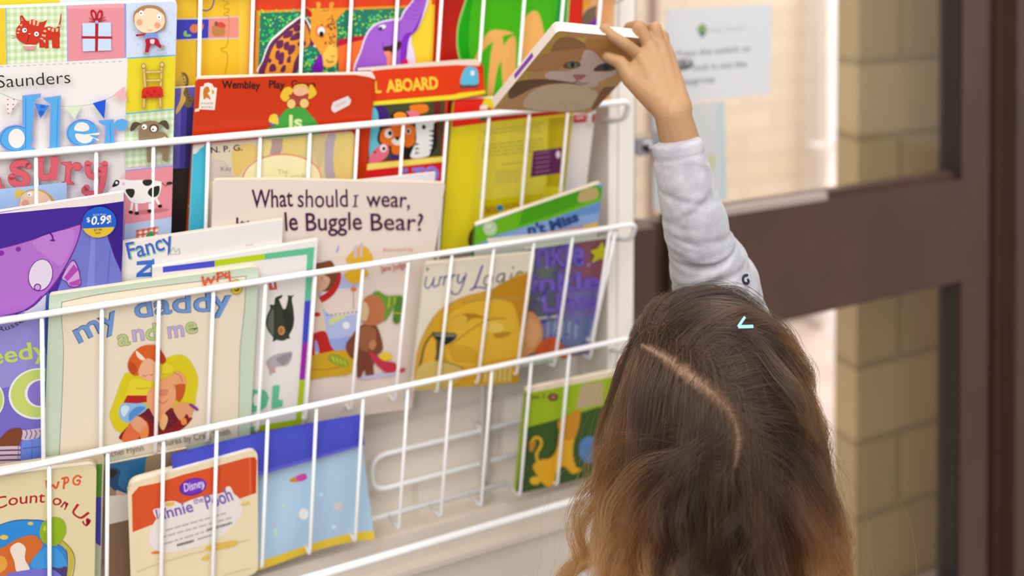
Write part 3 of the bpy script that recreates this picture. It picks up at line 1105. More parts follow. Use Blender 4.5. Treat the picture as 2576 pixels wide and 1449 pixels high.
# pink letters
b.at(*cB)
PK, PD = (216, 96, 108), (170, 56, 72)
b.text(PD, 'a', [(-130, 345), (48, 330)], 210, .05)
b.text(PK, 'a', [(-130, 345), (46, 328)], 208, .035)
b.line(PD, 66, [(262, 112), (225, 88), (160, 92), (125, 125), (150, 165), (220, 190), (250, 230), (225, 275), (160, 280), (115, 250), (110, 215)])
b.line(PK, 58, [(262, 112), (225, 88), (160, 92), (125, 125), (150, 165), (220, 190), (250, 230), (225, 275), (160, 280), (115, 250), (110, 215)])
b.line(PD, 60, [(372, 50), (372, 170), (390, 215), (440, 215), (480, 180), (500, 50)])
b.line(PK, 52, [(372, 50), (372, 170), (390, 215), (440, 215), (480, 180), (500, 50)])
b.poly(PK, [(345, 30), (410, 30), (405, 70), (350, 70)])
b.poly(PK, [(460, 30), (545, 40), (520, 225), (545, 235), (470, 245), (465, 220)])
b.poly(PD, [(555, 78), (655, 72), (655, 100), (690, 75), (735, 85), (752, 125), (725, 160), (690, 158), (670, 130), (650, 150), (648, 250), (680, 268), (676, 285), (550, 285), (553, 270),
            (590, 248), (600, 110), (558, 100)])
b.poly(PK, [(560, 82), (650, 78), (650, 108), (690, 82), (732, 90), (746, 125), (722, 154), (692, 152), (668, 124), (644, 148), (642, 254), (672, 272), (672, 280), (558, 280), (596, 252),
            (606, 106), (562, 96)])
b.line(PD, 58, [(800, 92), (805, 170), (830, 205), (880, 200), (915, 150)])
b.line(PD, 58, [(955, 95), (945, 200), (925, 300), (890, 355), (825, 370), (770, 340), (790, 310)])
b.line(PK, 50, [(800, 92), (805, 170), (830, 205), (880, 200), (915, 150)])
b.line(PK, 50, [(955, 95), (945, 200), (925, 300), (890, 355), (825, 370), (770, 340), (790, 310)])
b.poly(PK, [(770, 80), (850, 78), (845, 100), (775, 102)])
b.poly(PK, [(900, 82), (988, 86), (980, 108), (905, 104)])
# girl's square
b.poly((172, 200, 232), [(-300, 350), (608, 262), (612, 470), (-300, 620)])
b.spl((224, 196, 90), [(150, 330), (185, 320), (225, 352), (210, 380), (160, 402), (140, 380)])
b.spl((206, 166, 90), [(190, 400), (230, 345), (310, 322), (400, 335), (470, 385), (505, 450), (500, 620), (180, 620)])
b.spl((240, 208, 170), [(190, 420), (225, 360), (310, 335), (395, 350), (455, 400), (480, 470), (480, 620), (185, 620)])
b.ell((232, 170, 140), 236, 450, 34)
for x, y in ((276, 368), (452, 445)):
    b.ell((248, 246, 244), x, y, 22)
    b.ell((40, 34, 30), x-6, y+6, 6)
# pink square with cow
b.poly((224, 138, 150), [(1140, 155), (1588, 112), (1570, 575), (1135, 640)])
b.poly((120, 150, 226), [(1140, 148), (1588, 104), (1587, 114), (1140, 158)])
b.poly((178, 196, 226), [(1135, 640), (1570, 575), (1560, 900), (1130, 900)])
b.ell((196, 110, 122), 1360, 525, 180, 22, -6)
CW = (238, 232, 228)
for q in ([(1180, 400), (1205, 440), (1190, 530)], [(1240, 430), (1245, 540)], [(1365, 440), (1360, 520)], [(1415, 400), (1455, 475)]):
    b.line(CW, 28, q, False, 18)
    b.ell((24, 22, 24), q[-1][0], q[-1][1], 20, 16)
b.spl(CW, [(1050, 240), (1120, 232), (1190, 240), (1310, 238), (1450, 250), (1470, 270), (1450, 370), (1400, 420), (1300, 450), (1200, 440), (1150, 380), (1110, 330), (1080, 410),
           (1050, 385), (990, 350), (1030, 290)])
b.spl((30, 40, 32), [(1305, 240), (1380, 238), (1375, 280), (1330, 292), (1300, 270)])
b.spl((30, 40, 32), [(1400, 300), (1450, 295), (1440, 370), (1390, 395), (1345, 360), (1360, 320)])
b.spl((30, 40, 32), [(1145, 325), (1215, 320), (1225, 360), (1200, 400), (1165, 375)])
b.spl((30, 40, 32), [(1050, 240), (1085, 245), (1080, 280), (1040, 300), (1022, 295)])
b.ell((240, 240, 240), 1062, 262, 12)
b.ell((40, 34, 30), 1540, 267, 28, 14, -5)
b.line((60, 50, 50), 5, [(1470, 262), (1510, 290), (1525, 268)])
b.ell((230, 180, 190), 1125, 270, 12)
b.line((200, 120, 130), 5, [(1060, 385), (1085, 375), (1110, 350)])
# parcel below
b.gingham((236, 230, 226), (222, 130, 100), (206, 90, 70), [(1240, 690), (1440, 655), (1430, 800), (1240, 800)], 4, 3)
b.spl((60, 150, 90), [(1330, 740), (1380, 700), (1400, 760), (1340, 780)])
b.finish()

b = Book('picture_book', 'thin patchwork picture book peeking above the large white patchwork one', 'book', G2, (2, .0125, None),
         [(-170, 700), (-158, -30), (434, -60), (418, 620)], .004, (236, 196, 44))
b.at(*cA)
b.poly((206, 218, 240), [(545, -100), (1080, -100), (1080, 40), (545, 60)])
b.poly((226, 150, 160), [(1085, -100), (1370, -100), (1370, 40), (1085, 40)])
b.poly((206, 218, 240), [(1375, -100), (1640, -100), (1640, 300), (1375, 40)])
b.finish()

b = Book('picture_book', 'narrow violet and black book between the patchwork and the red book', 'book', G2, (2, .015, None),
         [(424, 716), (440, 222), (494, 218), (470, 706)], .004, (104, 96, 190), spine=(80, 70, 160))
b.at(*cE)
b.poly((70, 64, 160), [(60, 900), (240, 900), (200, 1540), (40, 1540)])
b.poly((44, 36, 110), [(110, 980), (240, 980), (200, 1540), (90, 1540)])
b.spl((120, 104, 60), [(60, 670), (95, 665), (125, 720), (120, 800), (135, 870), (165, 880), (150, 960), (110, 980), (80, 930), (85, 820), (60, 760)])
b.spl((226, 190, 90), [(30, 720), (60, 680), (95, 700), (100, 780), (75, 850), (100, 900), (60, 980), (15, 1040), (10, 1000), (50, 900), (55, 800), (25, 770)])
b.polys((70, 54, 36), [[(60+8*i, 690+28*i), (80+8*i, 685+28*i), (76+8*i, 702+28*i)] for i in range(9)])
b.poly((44, 34, 28), [(-60, 1540), (300, 1520), (300, 2600), (-100, 2600)])
b.finish()

b = Book('picture_book', 'red picture book with black handwriting and a child on a green hill', 'book', G2, (2, .004, .25),
         [(462, 700), (495, 196), (946, 184), (899, 672)], .005, (200, 52, 8), rad=[0, .004, .008, 0], paper=(238, 226, 212), spine=(196, 76, 26))
b.at(*cE)
b.poly((236, 222, 206), [(185, 700), (1640, 640), (1800, 655), (1850, 730), (1760, 700), (1640, 682), (1000, 690), (210, 722)])
b.poly((236, 222, 206), [(165, 1000), (220, 985), (225, 1012), (180, 1020)])
b.poly((206, 66, 24), [(100, 1350), (250, 1350), (200, 2600), (40, 2600)])
b.polys((236, 214, 190), [[(112, 1560), (150, 1560), (150, 1572), (110, 1572)], [(90, 1872), (140, 1872), (140, 1886), (88, 1886)]])
b.poly((238, 230, 220), [(218, 995), (232, 790), (262, 785), (270, 760), (305, 752), (340, 765), (355, 795), (384, 800), (362, 1002)])
b.spl((206, 120, 40), [(262, 905), (258, 830), (275, 795), (305, 790), (318, 830), (300, 850), (318, 880), (325, 910), (290, 890)])
b.spl((230, 160, 50), [(335, 825), (352, 820), (358, 848), (340, 856)])
b.text((150, 120, 100), 'WALKER', [(232, 950), (352, 950)], 18)
b.text((150, 120, 100), 'BOOKS', [(240, 985), (345, 985)], 18)
BK = (34, 14, 14)
b.text(BK, 'Wembley', [(428, 804), (600, 804), (776, 810)], 70, .022)
b.text(BK, 'Play', [(856, 800), (1000, 806)], 70, .022)
b.text(BK, 'Group', [(1060, 790), (1280, 796)], 62, .012)
b.spl((66, 158, 60), [(830, 1195), (900, 1150), (960, 1060), (1010, 1000), (1090, 975), (1180, 985), (1230, 1040), (1290, 1110), (1320, 1200), (1300, 1500), (830, 1500)])
b.text((214, 226, 160), 'Is', [(1040, 1165), (1160, 1165)], 118, .03)
b.ell((236, 200, 60), 905, 1090, 50, 54)
b.spl((60, 110, 170), [(862, 1110), (890, 1125), (930, 1130), (905, 1145), (870, 1140)])
b.line((60, 110, 170), 10, [(935, 1050), (950, 1085), (945, 1110)])
YL = (232, 190, 50)
b.spl(YL, [(960, 880), (990, 810), (1040, 790), (1075, 820), (1060, 860), (1040, 900), (1000, 925)])
b.spl(YL, [(1200, 870), (1235, 770), (1270, 800), (1290, 850), (1250, 890), (1215, 900)])
b.spl((236, 180, 140), [(1075, 830), (1090, 790), (1150, 770), (1200, 790), (1215, 830), (1180, 865), (1110, 870)])
b.spl((220, 190, 70), [(1080, 800), (1110, 770), (1180, 765), (1215, 800), (1150, 785)])
b.spl((168, 70, 56), [(1040, 860), (1130, 880), (1215, 850), (1200, 920), (1150, 950), (1100, 950), (1060, 910)])
b.ell((236, 196, 120), 1060, 945, 38, 42)
b.ell((236, 196, 120), 1178, 940, 40, 42)
b.sticker('price_sticker', 'small white barcode sticker')
b.poly((226, 214, 214), [(1422, 980), (1440, 930), (1575, 872), (1606, 910), (1590, 955), (1455, 1025), (1430, 1010)])
b.lines_of_print((170, 150, 150), (1460, 960), (1560, 915), 14, 2, 5)
b.finish()

b = Book('board_book', 'red bus-shaped board book with a blue roof light and animals in its window', 'book', G2, (2, .008, .2),
         [(905, 655), (935, 178), (1215, 152), (1220, 240), (1128, 252), (1094, 640)], .006, (206, 44, 22), rad=[0, .004, .010, .003, 0, 0], convex=False, paper=(232, 216, 196))
b.at(*cF)
b.poly((232, 214, 196), [(0, 620), (900, 545), (1040, 540), (1120, 570), (1110, 600), (900, 592), (0, 645)])
b.poly((222, 58, 16), [(20, 660), (920, 592), (1090, 600), (1145, 700), (1160, 820), (900, 858), (60, 930)])
b.text((246, 206, 60), 'L', [(160, 845), (215, 842)], 105, .03)
b.text((246, 206, 60), 'ABOARD', [(262, 838), (735, 806)], 108, .035)
b.poly((104, 70, 72), [(930, 770), (1100, 765), (1092, 802), (930, 806)])
b.spl((92, 186, 222), [(940, 768), (945, 690), (980, 620), (1030, 605), (1080, 625), (1098, 690), (1092, 766), (1015, 772)])
b.ell((226, 236, 244), 1045, 665, 20, 24)
b.poly((236, 216, 40), [(140, 925), (880, 862), (920, 848), (1160, 822), (1165, 850), (900, 902), (140, 964)])
b.poly((60, 70, 40), [(100, 964), (800, 912), (760, 1420), (70, 1480)])
b.poly((110, 24, 20), [(690, 930), (760, 925), (730, 1300), (690, 1380)])
b.spl((60, 26, 110), [(120, 1010), (200, 960), (270, 1000), (280, 1070), (200, 1120), (120, 1110)])
b.spl((96, 190, 206), [(105, 1440), (130, 1010), (170, 1000), (190, 1090), (200, 1440)])
b.spl((224, 120, 30), [(480, 960), (620, 950), (640, 1010), (560, 1040), (490, 1020)])
b.spl((232, 120, 150), [(440, 1020), (520, 1010), (560, 1060), (460, 1060)])
OR = (228, 112, 30)
b.ell((24, 18, 16), 385, 1060, 82, 50)
b.ell((240, 150, 40), 385, 1055, 60, 36)
b.spl((28, 20, 18), [(195, 1310), (200, 1180), (250, 1150), (520, 1130), (530, 1280), (500, 1400), (440, 1460)])
b.spl(OR, [(205, 1290), (215, 1190), (280, 1160), (370, 1130), (510, 1150), (515, 1270), (470, 1320), (380, 1340), (300, 1330)])
b.ell((240, 230, 220), 280, 1215, 38, 42)
b.ell((20, 16, 16), 293, 1213, 19, 22)
b.ell((240, 220, 210), 460, 1195, 24, 28)
b.ell((20, 16, 16), 460, 1195, 14, 20)
b.spl((238, 228, 220), [(305, 1280), (360, 1250), (425, 1275), (400, 1320), (340, 1320)])
b.spl((26, 20, 20), [(335, 1250), (380, 1245), (362, 1280)], 4)
b.spl(OR, [(310, 1330), (400, 1330), (400, 1400), (320, 1400)])
b.spl((28, 20, 18), [(440, 1330), (510, 1300), (480, 1420), (455, 1420)])
b.spl(OR, [(440, 1260), (510, 1230), (510, 1310), (440, 1340)])
b.spl((226, 106, 130), [(100, 1480), (120, 1400), (200, 1320), (260, 1310), (285, 1360), (260, 1430), (180, 1480)])
b.ell((240, 230, 230), 232, 1348, 32, 36)
b.ell((20, 16, 16), 236, 1352, 15, 18)
b.ell((60, 20, 30), 155, 1385, 9, 12)
b.poly((70, 30, 130), [(300, 1410), (380, 1410), (375, 1445), (295, 1445)])
b.spl((232, 232, 230), [(530, 1110), (620, 1060), (700, 1080), (710, 1200), (690, 1340), (640, 1420), (480, 1430), (530, 1280)])
b.ell((26, 26, 28), 600, 1155, 18, 22)
b.polys((26, 26, 28), [[(690, 1180+44*i), (640, 1188+44*i), (694, 1206+44*i)] for i in range(5)]+[[(525, 1300+40*i), (565, 1312+40*i), (520, 1322+40*i)] for i in range(3)])
b.poly((26, 26, 28), [(690, 1120), (715, 1110), (722, 1330), (640, 1440), (680, 1320)])
b.at(*cG)
b.poly((244, 226, 110), [(1735, 260), (2440, 190), (2440, 240), (1735, 318)])
b.poly((214, 30, 36), [(1735, 318), (2440, 240), (2440, 700), (1700, 700)])
b.text((136, 136, 232), 'E TO', [(2050, 440), (2410, 410)], 130, .05)
b.finish()

b = Book('picture_book', 'yellow picture book with a red header and a small purple box on it', 'book', G2, (2, .011, None),
         [(1108, 640), (1142, 250), (1447, 238), (1408, 590)], .005, (226, 206, 34), rad=[0, .004, .006, 0], paper=(236, 222, 206), spine=(200, 180, 40))
b.at(*cF)
b.poly((220, 36, 24), [(860, 880), (1180, 850), (1120, 980), (1220, 980), (1180, 1118), (860, 1160)])
b.poly((170, 30, 24), [(1120, 1000), (2000, 960), (1960, 1030), (1180, 1112)])
b.poly((40, 90, 50), [(1115, 1050), (1175, 1045), (1175, 1100), (1112, 1104)])
b.poly((236, 226, 220), [(1118, 962), (1180, 955), (1180, 1000), (1112, 1000)])
b.poly((190, 166, 10), [(1740, 1080), (1975, 1050), (1960, 1700), (1720, 1700)])
b.poly((220, 202, 66), [(1110, 1130), (1735, 1085), (1715, 1500), (1080, 1500)])
b.lines_of_print((150, 136, 50), (1150, 1190), (1690, 1120), 33, 8, 7, 3)
b.at(*cH)
b.poly((220, 202, 66), [(760, 0), (1370, -30), (1340, 560), (720, 590)])
b.lines_of_print((140, 126, 50), (770, 90), (1340, 30), 33, 4, 7, 5)
b.lines_of_print((150, 136, 50), (945, 262), (1140, 240), 30, 1, 8, 6)
b.poly((206, 190, 70), [(890, 320), (1120, 300), (1110, 430), (880, 450)])
b.poly((214, 190, 10), [(780, 590), (1330, 530), (1320, 700), (770, 720)])
b.lines_of_print((190, 130, 20), (800, 690), (920, 680), 0, 1, 26, 2)
b.text((176, 110, 20), 'BALLOON', [(800, 692), (1110, 650)], 40, .02)
b.ell((30, 130, 190), 932, 662, 32, 26)
b.spl((90, 60, 30), [(640, 960), (660, 880), (700, 850), (700, 1000), (660, 1010)])
b.poly((96, 34, 84), [(1235, 148), (1500, 110), (1480, 345), (1210, 382)])
b.lines_of_print((170, 120, 150), (1255, 165), (1390, 145), 42, 5, 10, 8)
b.ell((226, 206, 220), 1462, 175, 20, 34)
b.finish()

b = Book('picture_book', 'white picture book with red lettering, half hidden at the right end of the second pocket', 'book', G2, (2, .0175, None),
         [(1380, 585), (1412, 262), (1502, 250), (1462, 570)], .003, (226, 214, 208), spine=(200, 190, 186))
b.at(*cM)
b.poly((196, 60, 60), [(880, 1050), (1000, 1040), (995, 1115), (875, 1125)])
b.poly((226, 190, 190), [(900, 1065), (975, 1058), (972, 1080), (900, 1086)])
b.poly((196, 30, 24), [(1050, 1040), (1090, 1035), (1080, 1110), (1045, 1118)])
b.finish()

b = Book('picture_book', 'faded cream picture book with a cyan spine and an oval title', 'book', G2, (2, 0, None),
         [(470, 700), (486, 366), (893, 332), (877, 664)], .003, (216, 196, 146), rad=[0, .002, .006, 0], spine=(70, 180, 204))
b.at(*cG)
b.poly((66, 180, 206), [(100, 60), (300, 60), (290, 1400), (60, 1400)])
b.poly((226, 220, 212), [(150, 180), (170, 90), (260, 60), (270, 100), (235, 118), (195, 165)])
b.poly((214, 202, 178), [(300, 60), (760, 30), (740, 1300), (290, 1300)])
b.spl((206, 190, 180), [(330, 240), (440, 230), (500, 300), (520, 420), (330, 420)])
b.spl((222, 190, 110), [(540, 120), (700, 80), (760, 180), (640, 300), (560, 380), (520, 260)])
for q, c in (([(880, 30), (980, 20), (960, 170), (870, 170)], (176, 150, 140)), ([(1000, 20), (1180, 10), (1170, 170), (1000, 160)], (222, 198, 120)),
             ([(1380, 20), (1470, 10), (1460, 370), (1370, 370)], (176, 160, 170)), ([(1470, 10), (1640, 0), (1620, 360), (1460, 365)], (220, 194, 116)),
             ([(1260, 20), (1370, 15), (1330, 280), (1290, 240)], (206, 180, 130)), ([(800, 40), (880, 35), (860, 170), (800, 190)], (224, 206, 136))):
    b.spl(c, q, 5)
b.ell((222, 130, 100), 975, 400, 362, 232, -2, 44)
b.ell((236, 226, 178), 975, 402, 352, 222, -2, 44)
b.text((186, 176, 120), 'The', [(940, 358), (1030, 350)], 48)
b.text((186, 176, 120), 'Lamb', [(1010, 400), (1200, 385)], 40)
b.text((60, 44, 40), 'N. P. G.', [(330, 162), (615, 136)], 54, .008)
b.text((150, 140, 130), 'Kay', [(420, 325), (520, 315)], 40)
b.finish()


# --- third pocket
b = Book('picture_book', 'purple picture book with a big-eyed fish and a round price sticker, at the left end', 'book', G3, (3, .0052, None),
         [(-240, 1262), (-210, 566), (312, 484), (296, 1150)], .004, (140, 116, 204), paper=(238, 230, 224), spine=(90, 70, 170))
b.at(*cB)
b.poly((236, 226, 220), [(-800, 700), (1060, 380), (1140, 370), (1130, 470), (1040, 475), (780, 505), (600, 515), (300, 545), (0, 575), (-800, 700)])
b.poly((66, 34, 150), [(-800, 700), (0, 572), (300, 545), (600, 517), (780, 502), (1040, 472), (1140, 455), (1100, 1200), (1000, 1300), (-800, 1300)])
b.poly((52, 20, 136), [(780, 505), (1140, 455), (1100, 1200), (1000, 800), (950, 620)])
b.poly((112, 118, 204), [(750, 640), (950, 640), (985, 800), (1040, 960), (1110, 1120), (1100, 1900), (300, 1900)])
b.poly((128, 136, 216), [(840, 700), (870, 700), (860, 1250), (790, 1250)])
b.poly((98, 104, 196), [(1000, 880), (1010, 900), (985, 1260), (970, 1260)])
b.spl((110, 40, 150), [(-900, 1100), (-500, 980), (0, 882), (300, 800), (700, 672), (746, 670), (735, 740), (690, 880), (600, 1060), (480, 1240), (340, 1380), (200, 1470), (-300, 1560), (-900, 1600)])
b.spl((178, 110, 204), [(-900, 1108), (-500, 990), (0, 892), (300, 810), (690, 684), (730, 684), (722, 745), (678, 878), (588, 1055), (470, 1232), (330, 1372), (190, 1460), (-300, 1550), (-900, 1590)])
b.spl((190, 124, 212), [(300, 820), (650, 710), (660, 860), (560, 1040), (480, 1000), (420, 960)])
b.ell((110, 30, 150), 370, 1130, 112, 150, 14)
b.ell((226, 214, 232), 370, 1128, 104, 142, 14)
b.ell((110, 30, 150), 342, 1240, 34)
b.ell((206, 160, 220), 342, 1240, 24)
b.ell((130, 40, 160), 168, 892, 24, 22)
b.ell((130, 40, 160), 10, 928, 28, 24)
b.line((100, 24, 140), 15, [(455, 745), (478, 775), (484, 815)])
b.line((100, 24, 140), 12, [(462, 812), (498, 812)], False)
b.spl((110, 40, 150), [(560, 1150), (660, 990), (715, 1060), (735, 1150), (735, 1225), (640, 1240), (600, 1190)])
b.spl((206, 160, 214), [(568, 1148), (658, 1002), (705, 1062), (726, 1150), (726, 1216), (645, 1230), (605, 1182)])
b.poly((176, 70, 180), [(585, 1150), (672, 1030), (715, 1080), (615, 1185)])
b.poly((176, 70, 180), [(625, 1200), (728, 1160), (728, 1218), (645, 1230)])
# lower part of the cover
b.at(*cC)
b.poly((150, 142, 214), [(-600, 200), (150, 105), (440, 0), (445, 900), (-600, 1000)])
b.poly((120, 106, 200), [(-600, 900), (445, 700), (445, 1700), (-600, 1800)])
b.spl((206, 206, 226), [(220, 95), (330, 20), (420, -70), (436, 0), (420, 60), (300, 100)])
b.line((110, 40, 150), 8, [(-200, 170), (60, 130), (180, 95), (300, 20), (380, -60)])
b.text((56, 50, 90), 'Russell', [(-10, 272), (120, 230), (260, 150)], 48, 0)
b.text((196, 216, 90), 'speedy', [(-330, 590), (60, 548), (290, 510), (440, 500)], 150, .015)
b.spl((60, 90, 180), [(418, -30), (448, -60), (440, 420), (412, 420)])
for cx_, cy_, rx_, ry_ in ((345, 830, 268, 232), (-150, 880, 190, 200)):
    b.ell((236, 236, 236), cx_, cy_, rx_, ry_, -12, 40)
    b.ell((196, 214, 110), cx_+4, cy_-2, rx_-16, ry_-16, -12, 40)
    b.ell((236, 236, 236), cx_+20, cy_-5, rx_*.52, ry_*.56, -12, 32)
    b.ell((134, 118, 204), cx_+28, cy_-5, rx_*.46, ry_*.50, -12, 32)
b.poly((112, 140, 226), [(200, 1260), (445, 1205), (440, 1700), (170, 1700)])
b.poly((70, 96, 190), [(210, 1322), (445, 1296), (445, 1304), (210, 1332)])
b.poly((96, 120, 214), [(285, 1240), (295, 1240), (290, 1700), (280, 1700)])
b.spl((206, 190, 214), [(180, 1150), (220, 1160), (420, 1140), (430, 1200), (210, 1250)])
for i in range(4):
    b.line((110, 64, 60), 8, [(235+42*i, 1160), (248+42*i, 1190), (230+42*i, 1235)])
b.spl((124, 62, 32), [(-60, 1330), (0, 1240), (80, 1160), (170, 1140), (205, 1170), (195, 1240), (160, 1310), (60, 1330)])
for i in range(5):
    b.line((214, 190, 204), 30, [(-200, 1330+44*i), (60, 1320+44*i), (175, 1318+44*i)])
    b.line((110, 60, 50), 8, [(-200, 1352+44*i), (60, 1344+44*i), (172, 1340+44*i)])
b.at(*cB)
b.sticker('price_sticker', 'round blue and yellow price sticker')
b.ell((24, 96, 206), 906, 640, 154, 140, -5, 40)
b.poly((228, 190, 50), [(754, 698), (800, 697), (1042, 684), (1030, 712), (1000, 745), (960, 768), (900, 782), (840, 775), (790, 745), (765, 716)])
b.text((236, 236, 236), '$', [(792, 640), (824, 636)], 42, .015)
b.text((240, 240, 240), '0.99', [(828, 664), (1014, 650)], 74, .025, .2)
b.text((190, 206, 230), 'ALDI Price', [(846, 584), (968, 576)], 18, .01)
b.text((90, 90, 60), '$7.99', [(856, 722), (930, 718)], 20, .01)
b.text((90, 90, 60), 'RRP', [(872, 748), (918, 745)], 14, .01)
b.finish()

b = Book('picture_book', 'white picture book with blue curly lettering behind the purple fish book', 'book', G3, (3, .0104, None),
         [(292, 1150), (300, 612), (712, 552), (690, 1060)], .004, (236, 230, 226), paper=(226, 216, 204))
b.at(*cB)
b.text((150, 200, 150), 'Fancy', [(1178, 990), (1400, 940), (1600, 870)], 150, .03)
b.text((70, 96, 204), 'Fancy', [(1172, 982), (1396, 932), (1592, 862)], 150, .01)
b.spl((90, 170, 150), [(1380, 1000), (1408, 990), (1400, 1120), (1372, 1130)])
b.poly((60, 110, 206), [(1245, 1005), (1400, 990), (1410, 1030), (1300, 1110), (1400, 1100), (1400, 1140), (1240, 1150), (1245, 1115), (1340, 1035), (1245, 1040)])
b.line((190, 186, 186), 10, [(1545, 940), (1580, 880), (1600, 920), (1630, 890), (1640, 935)])
b.line((200, 196, 196), 8, [(1540, 942), (1640, 936)], False)
b.line((190, 186, 184), 5, [(2240, 862), (2310, 850)], False)
b.finish()

b = Book('picture_book', 'white picture book with a colour-block border and a hanging bat', 'book', G3, (3, .0053, None),
         [(372, 1130), (385, 672), (800, 603), (766, 1066)], .004, (232, 226, 224), paper=(236, 230, 222))
b.at(*cG)
b.poly((238, 234, 230), [(-200, 1150), (1310, 950), (1310, 1010), (-200, 1215)])
b.poly((72, 78, 200), [(-110, 1200), (362, 1142), (362, 1200), (-110, 1252)])
b.poly((184, 206, 16), [(362, 1142), (820, 1080), (816, 1134), (362, 1198)])
b.poly((96, 190, 146), [(820, 1080), (1270, 1020), (1262, 1080), (816, 1134)])
b.poly((96, 190, 146), [(1208, 1030), (1270, 1020), (1236, 1480), (1185, 1480)])
b.text((206, 60, 60), 'A', [(862, 1408), (898, 1405)], 66, .02)
b.text((60, 90, 190), 'B', [(905, 1402), (930, 1400)], 66, .02)
b.at(*cI)
b.poly((96, 196, 162), [(588, 0), (640, 0), (625, 262), (574, 268)])
b.poly((64, 74, 206), [(574, 266), (625, 262), (600, 630), (552, 636)])
b.poly((160, 32, 176), [(552, 634), (600, 628), (575, 948), (528, 950)])
b.poly((176, 200, 14), [(528, 950), (575, 948), (545, 1330), (496, 1330)])
b.poly((176, 200, 14), [(140, 1352), (545, 1285), (545, 1332), (140, 1410)])
b.poly((96, 190, 150), [(60, 1365), (140, 1352), (140, 1410), (60, 1420)])
b.text((214, 70, 60), 'Ll', [(268, 168), (334, 160)], 70, .03)
# hanging bat
BT = (48, 54, 46)
b.spl(BT, [(318, 240), (350, 222), (382, 214), (372, 236), (352, 250), (362, 280), (385, 330), (400, 345), (418, 300), (430, 240), (428, 216), (460, 220), (482, 212), (462, 246), (475, 330), (482, 430),
           (470, 500), (440, 560), (445, 590), (430, 585), (400, 605), (360, 608), (325, 600), (296, 618), (300, 580), (262, 530), (238, 470), (245, 400), (275, 330), (272, 296), (308, 296)], 4)
b.spl((96, 102, 92), [(250, 470), (262, 400), (300, 330), (305, 480), (300, 560), (270, 520)])
b.spl((36, 42, 36), [(385, 350), (420, 340), (470, 420), (440, 540), (400, 460)])
b.ell((196, 140, 70), 372, 520, 30, 40)
b.ell((160, 104, 50), 368, 520, 15, 24)
b.poly((30, 34, 30), [(296, 618), (310, 580), (330, 600)])
b.poly((30, 34, 30), [(452, 590), (420, 570), (425, 590)])
# grey hornbill
b.spl((176, 168, 176), [(270, 760), (320, 730), (420, 708), (462, 708), (455, 770), (420, 820), (350, 830), (290, 840), (240, 800)])
b.spl((150, 140, 146), [(330, 760), (460, 715), (440, 770), (380, 820)])
b.spl((186, 160, 156), [(245, 800), (300, 830), (320, 880), (290, 890), (275, 910), (262, 850)])
TE = (96, 190, 150)
b.poly(TE, [(108, 1232), (122, 1036), (200, 1028), (240, 1050), (262, 1100), (240, 1180), (190, 1215)])
b.ell((236, 230, 228), 150, 1120, 26, 52)
b.poly(TE, [(296, 1000), (356, 992), (344, 1120), (384, 1125), (380, 1180), (285, 1200)])
b.finish()

b = Book('picture_book', 'cream board book with a mint border and a red-haired child on a man’s shoulders'.replace('’', "'"), 'book', G3, (3, .0004, None),
         [(107, 1218), (124, 742), (652, 668), (628, 1123)], .0042, (200, 214, 192), rad=[.002, .003, .008, .004], paper=(236, 222, 196), spine=(60, 90, 120))
b.at(*cC)
b.poly((233, 219, 197), [(575, -20), (1300, -140), (2238, -236), (2228, 60), (2190, 420), (2185, 700), (2178, 1220), (1600, 1330), (1200, 1400), (540, 1420), (545, 1300), (560, 1000), (575, 600), (560, 200)])
b.line((130, 140, 120), 6, [(562, 0), (560, 120), (578, 420), (572, 700), (560, 1000), (545, 1300), (540, 1420)])
b.line((130, 140, 120), 6, [(2240, -240), (2228, 60), (2190, 420), (2182, 700), (2172, 1220)])
b.line((120, 130, 112), 6, [(562, 0), (900, -70), (1400, -140), (2240, -238)])
for w_, c in ((8, (60, 80, 130)), (0, (112, 152, 212))):
    g = .028 if w_ else .012
    b.text(c, 'my', [(725-w_, 375), (860, 300), (1100, 190)], 190, g)
    b.text(c, 'daddy', [(1235-w_*.5, 148), (1560, 100), (1850, 85), (2120, 62)], 190, g)
for w_, c1, c2 in ((1, (110, 126, 80), (130, 120, 150)), (0, (184, 200, 130), (190, 172, 212))):
    g = .03 if w_ else .014
    for s_, c, x0_, x1_, y0_, y1_ in (('a', c1, 1078, 1190, 400, 382), ('n', c2, 1215, 1318, 355, 340), ('d', c1, 1335, 1440, 350, 334), ('m', c2, 1538, 1680, 325, 305), ('e', c1, 1700, 1806, 290, 270)):
        b.text(c, s_, [(x0_-w_*3, y0_+w_), (x1_+w_*3, y1_+w_)], 150, g)
# picture
b.spl((216, 200, 20), [(1000, 1010), (1040, 900), (1130, 660), (1200, 640), (1400, 560), (1560, 490), (1660, 480), (1730, 530), (1790, 640), (1805, 740), (1780, 880), (1770, 930), (1600, 1000),
                       (1300, 1200), (1080, 1175), (1020, 1100)])
b.spl((134, 12, 22), [(1090, 1215), (1160, 1130), (1290, 990), (1400, 960), (1560, 960), (1735, 1040), (1735, 1080), (1650, 1160), (1500, 1210), (1300, 1260), (1190, 1270), (1100, 1250)])
b.spl((104, 16, 40), [(1290, 1010), (1390, 980), (1540, 980), (1620, 1070), (1500, 1170), (1420, 1120)])
b.spl((226, 110, 64), [(1110, 1250), (1150, 1150), (1220, 1060), (1330, 1080), (1350, 1150), (1290, 1190), (1240, 1268), (1160, 1275)])
b.spl((226, 160, 120), [(1190, 1090), (1230, 1040), (1290, 1050), (1340, 1120), (1290, 1190), (1220, 1150)])
b.spl((236, 140, 70), [(1280, 1180), (1350, 1120), (1345, 1230), (1290, 1250)])
b.spl((136, 184, 226), [(1085, 990), (1110, 925), (1200, 905), (1320, 925), (1330, 980), (1240, 1040), (1170, 1095), (1100, 1060)])
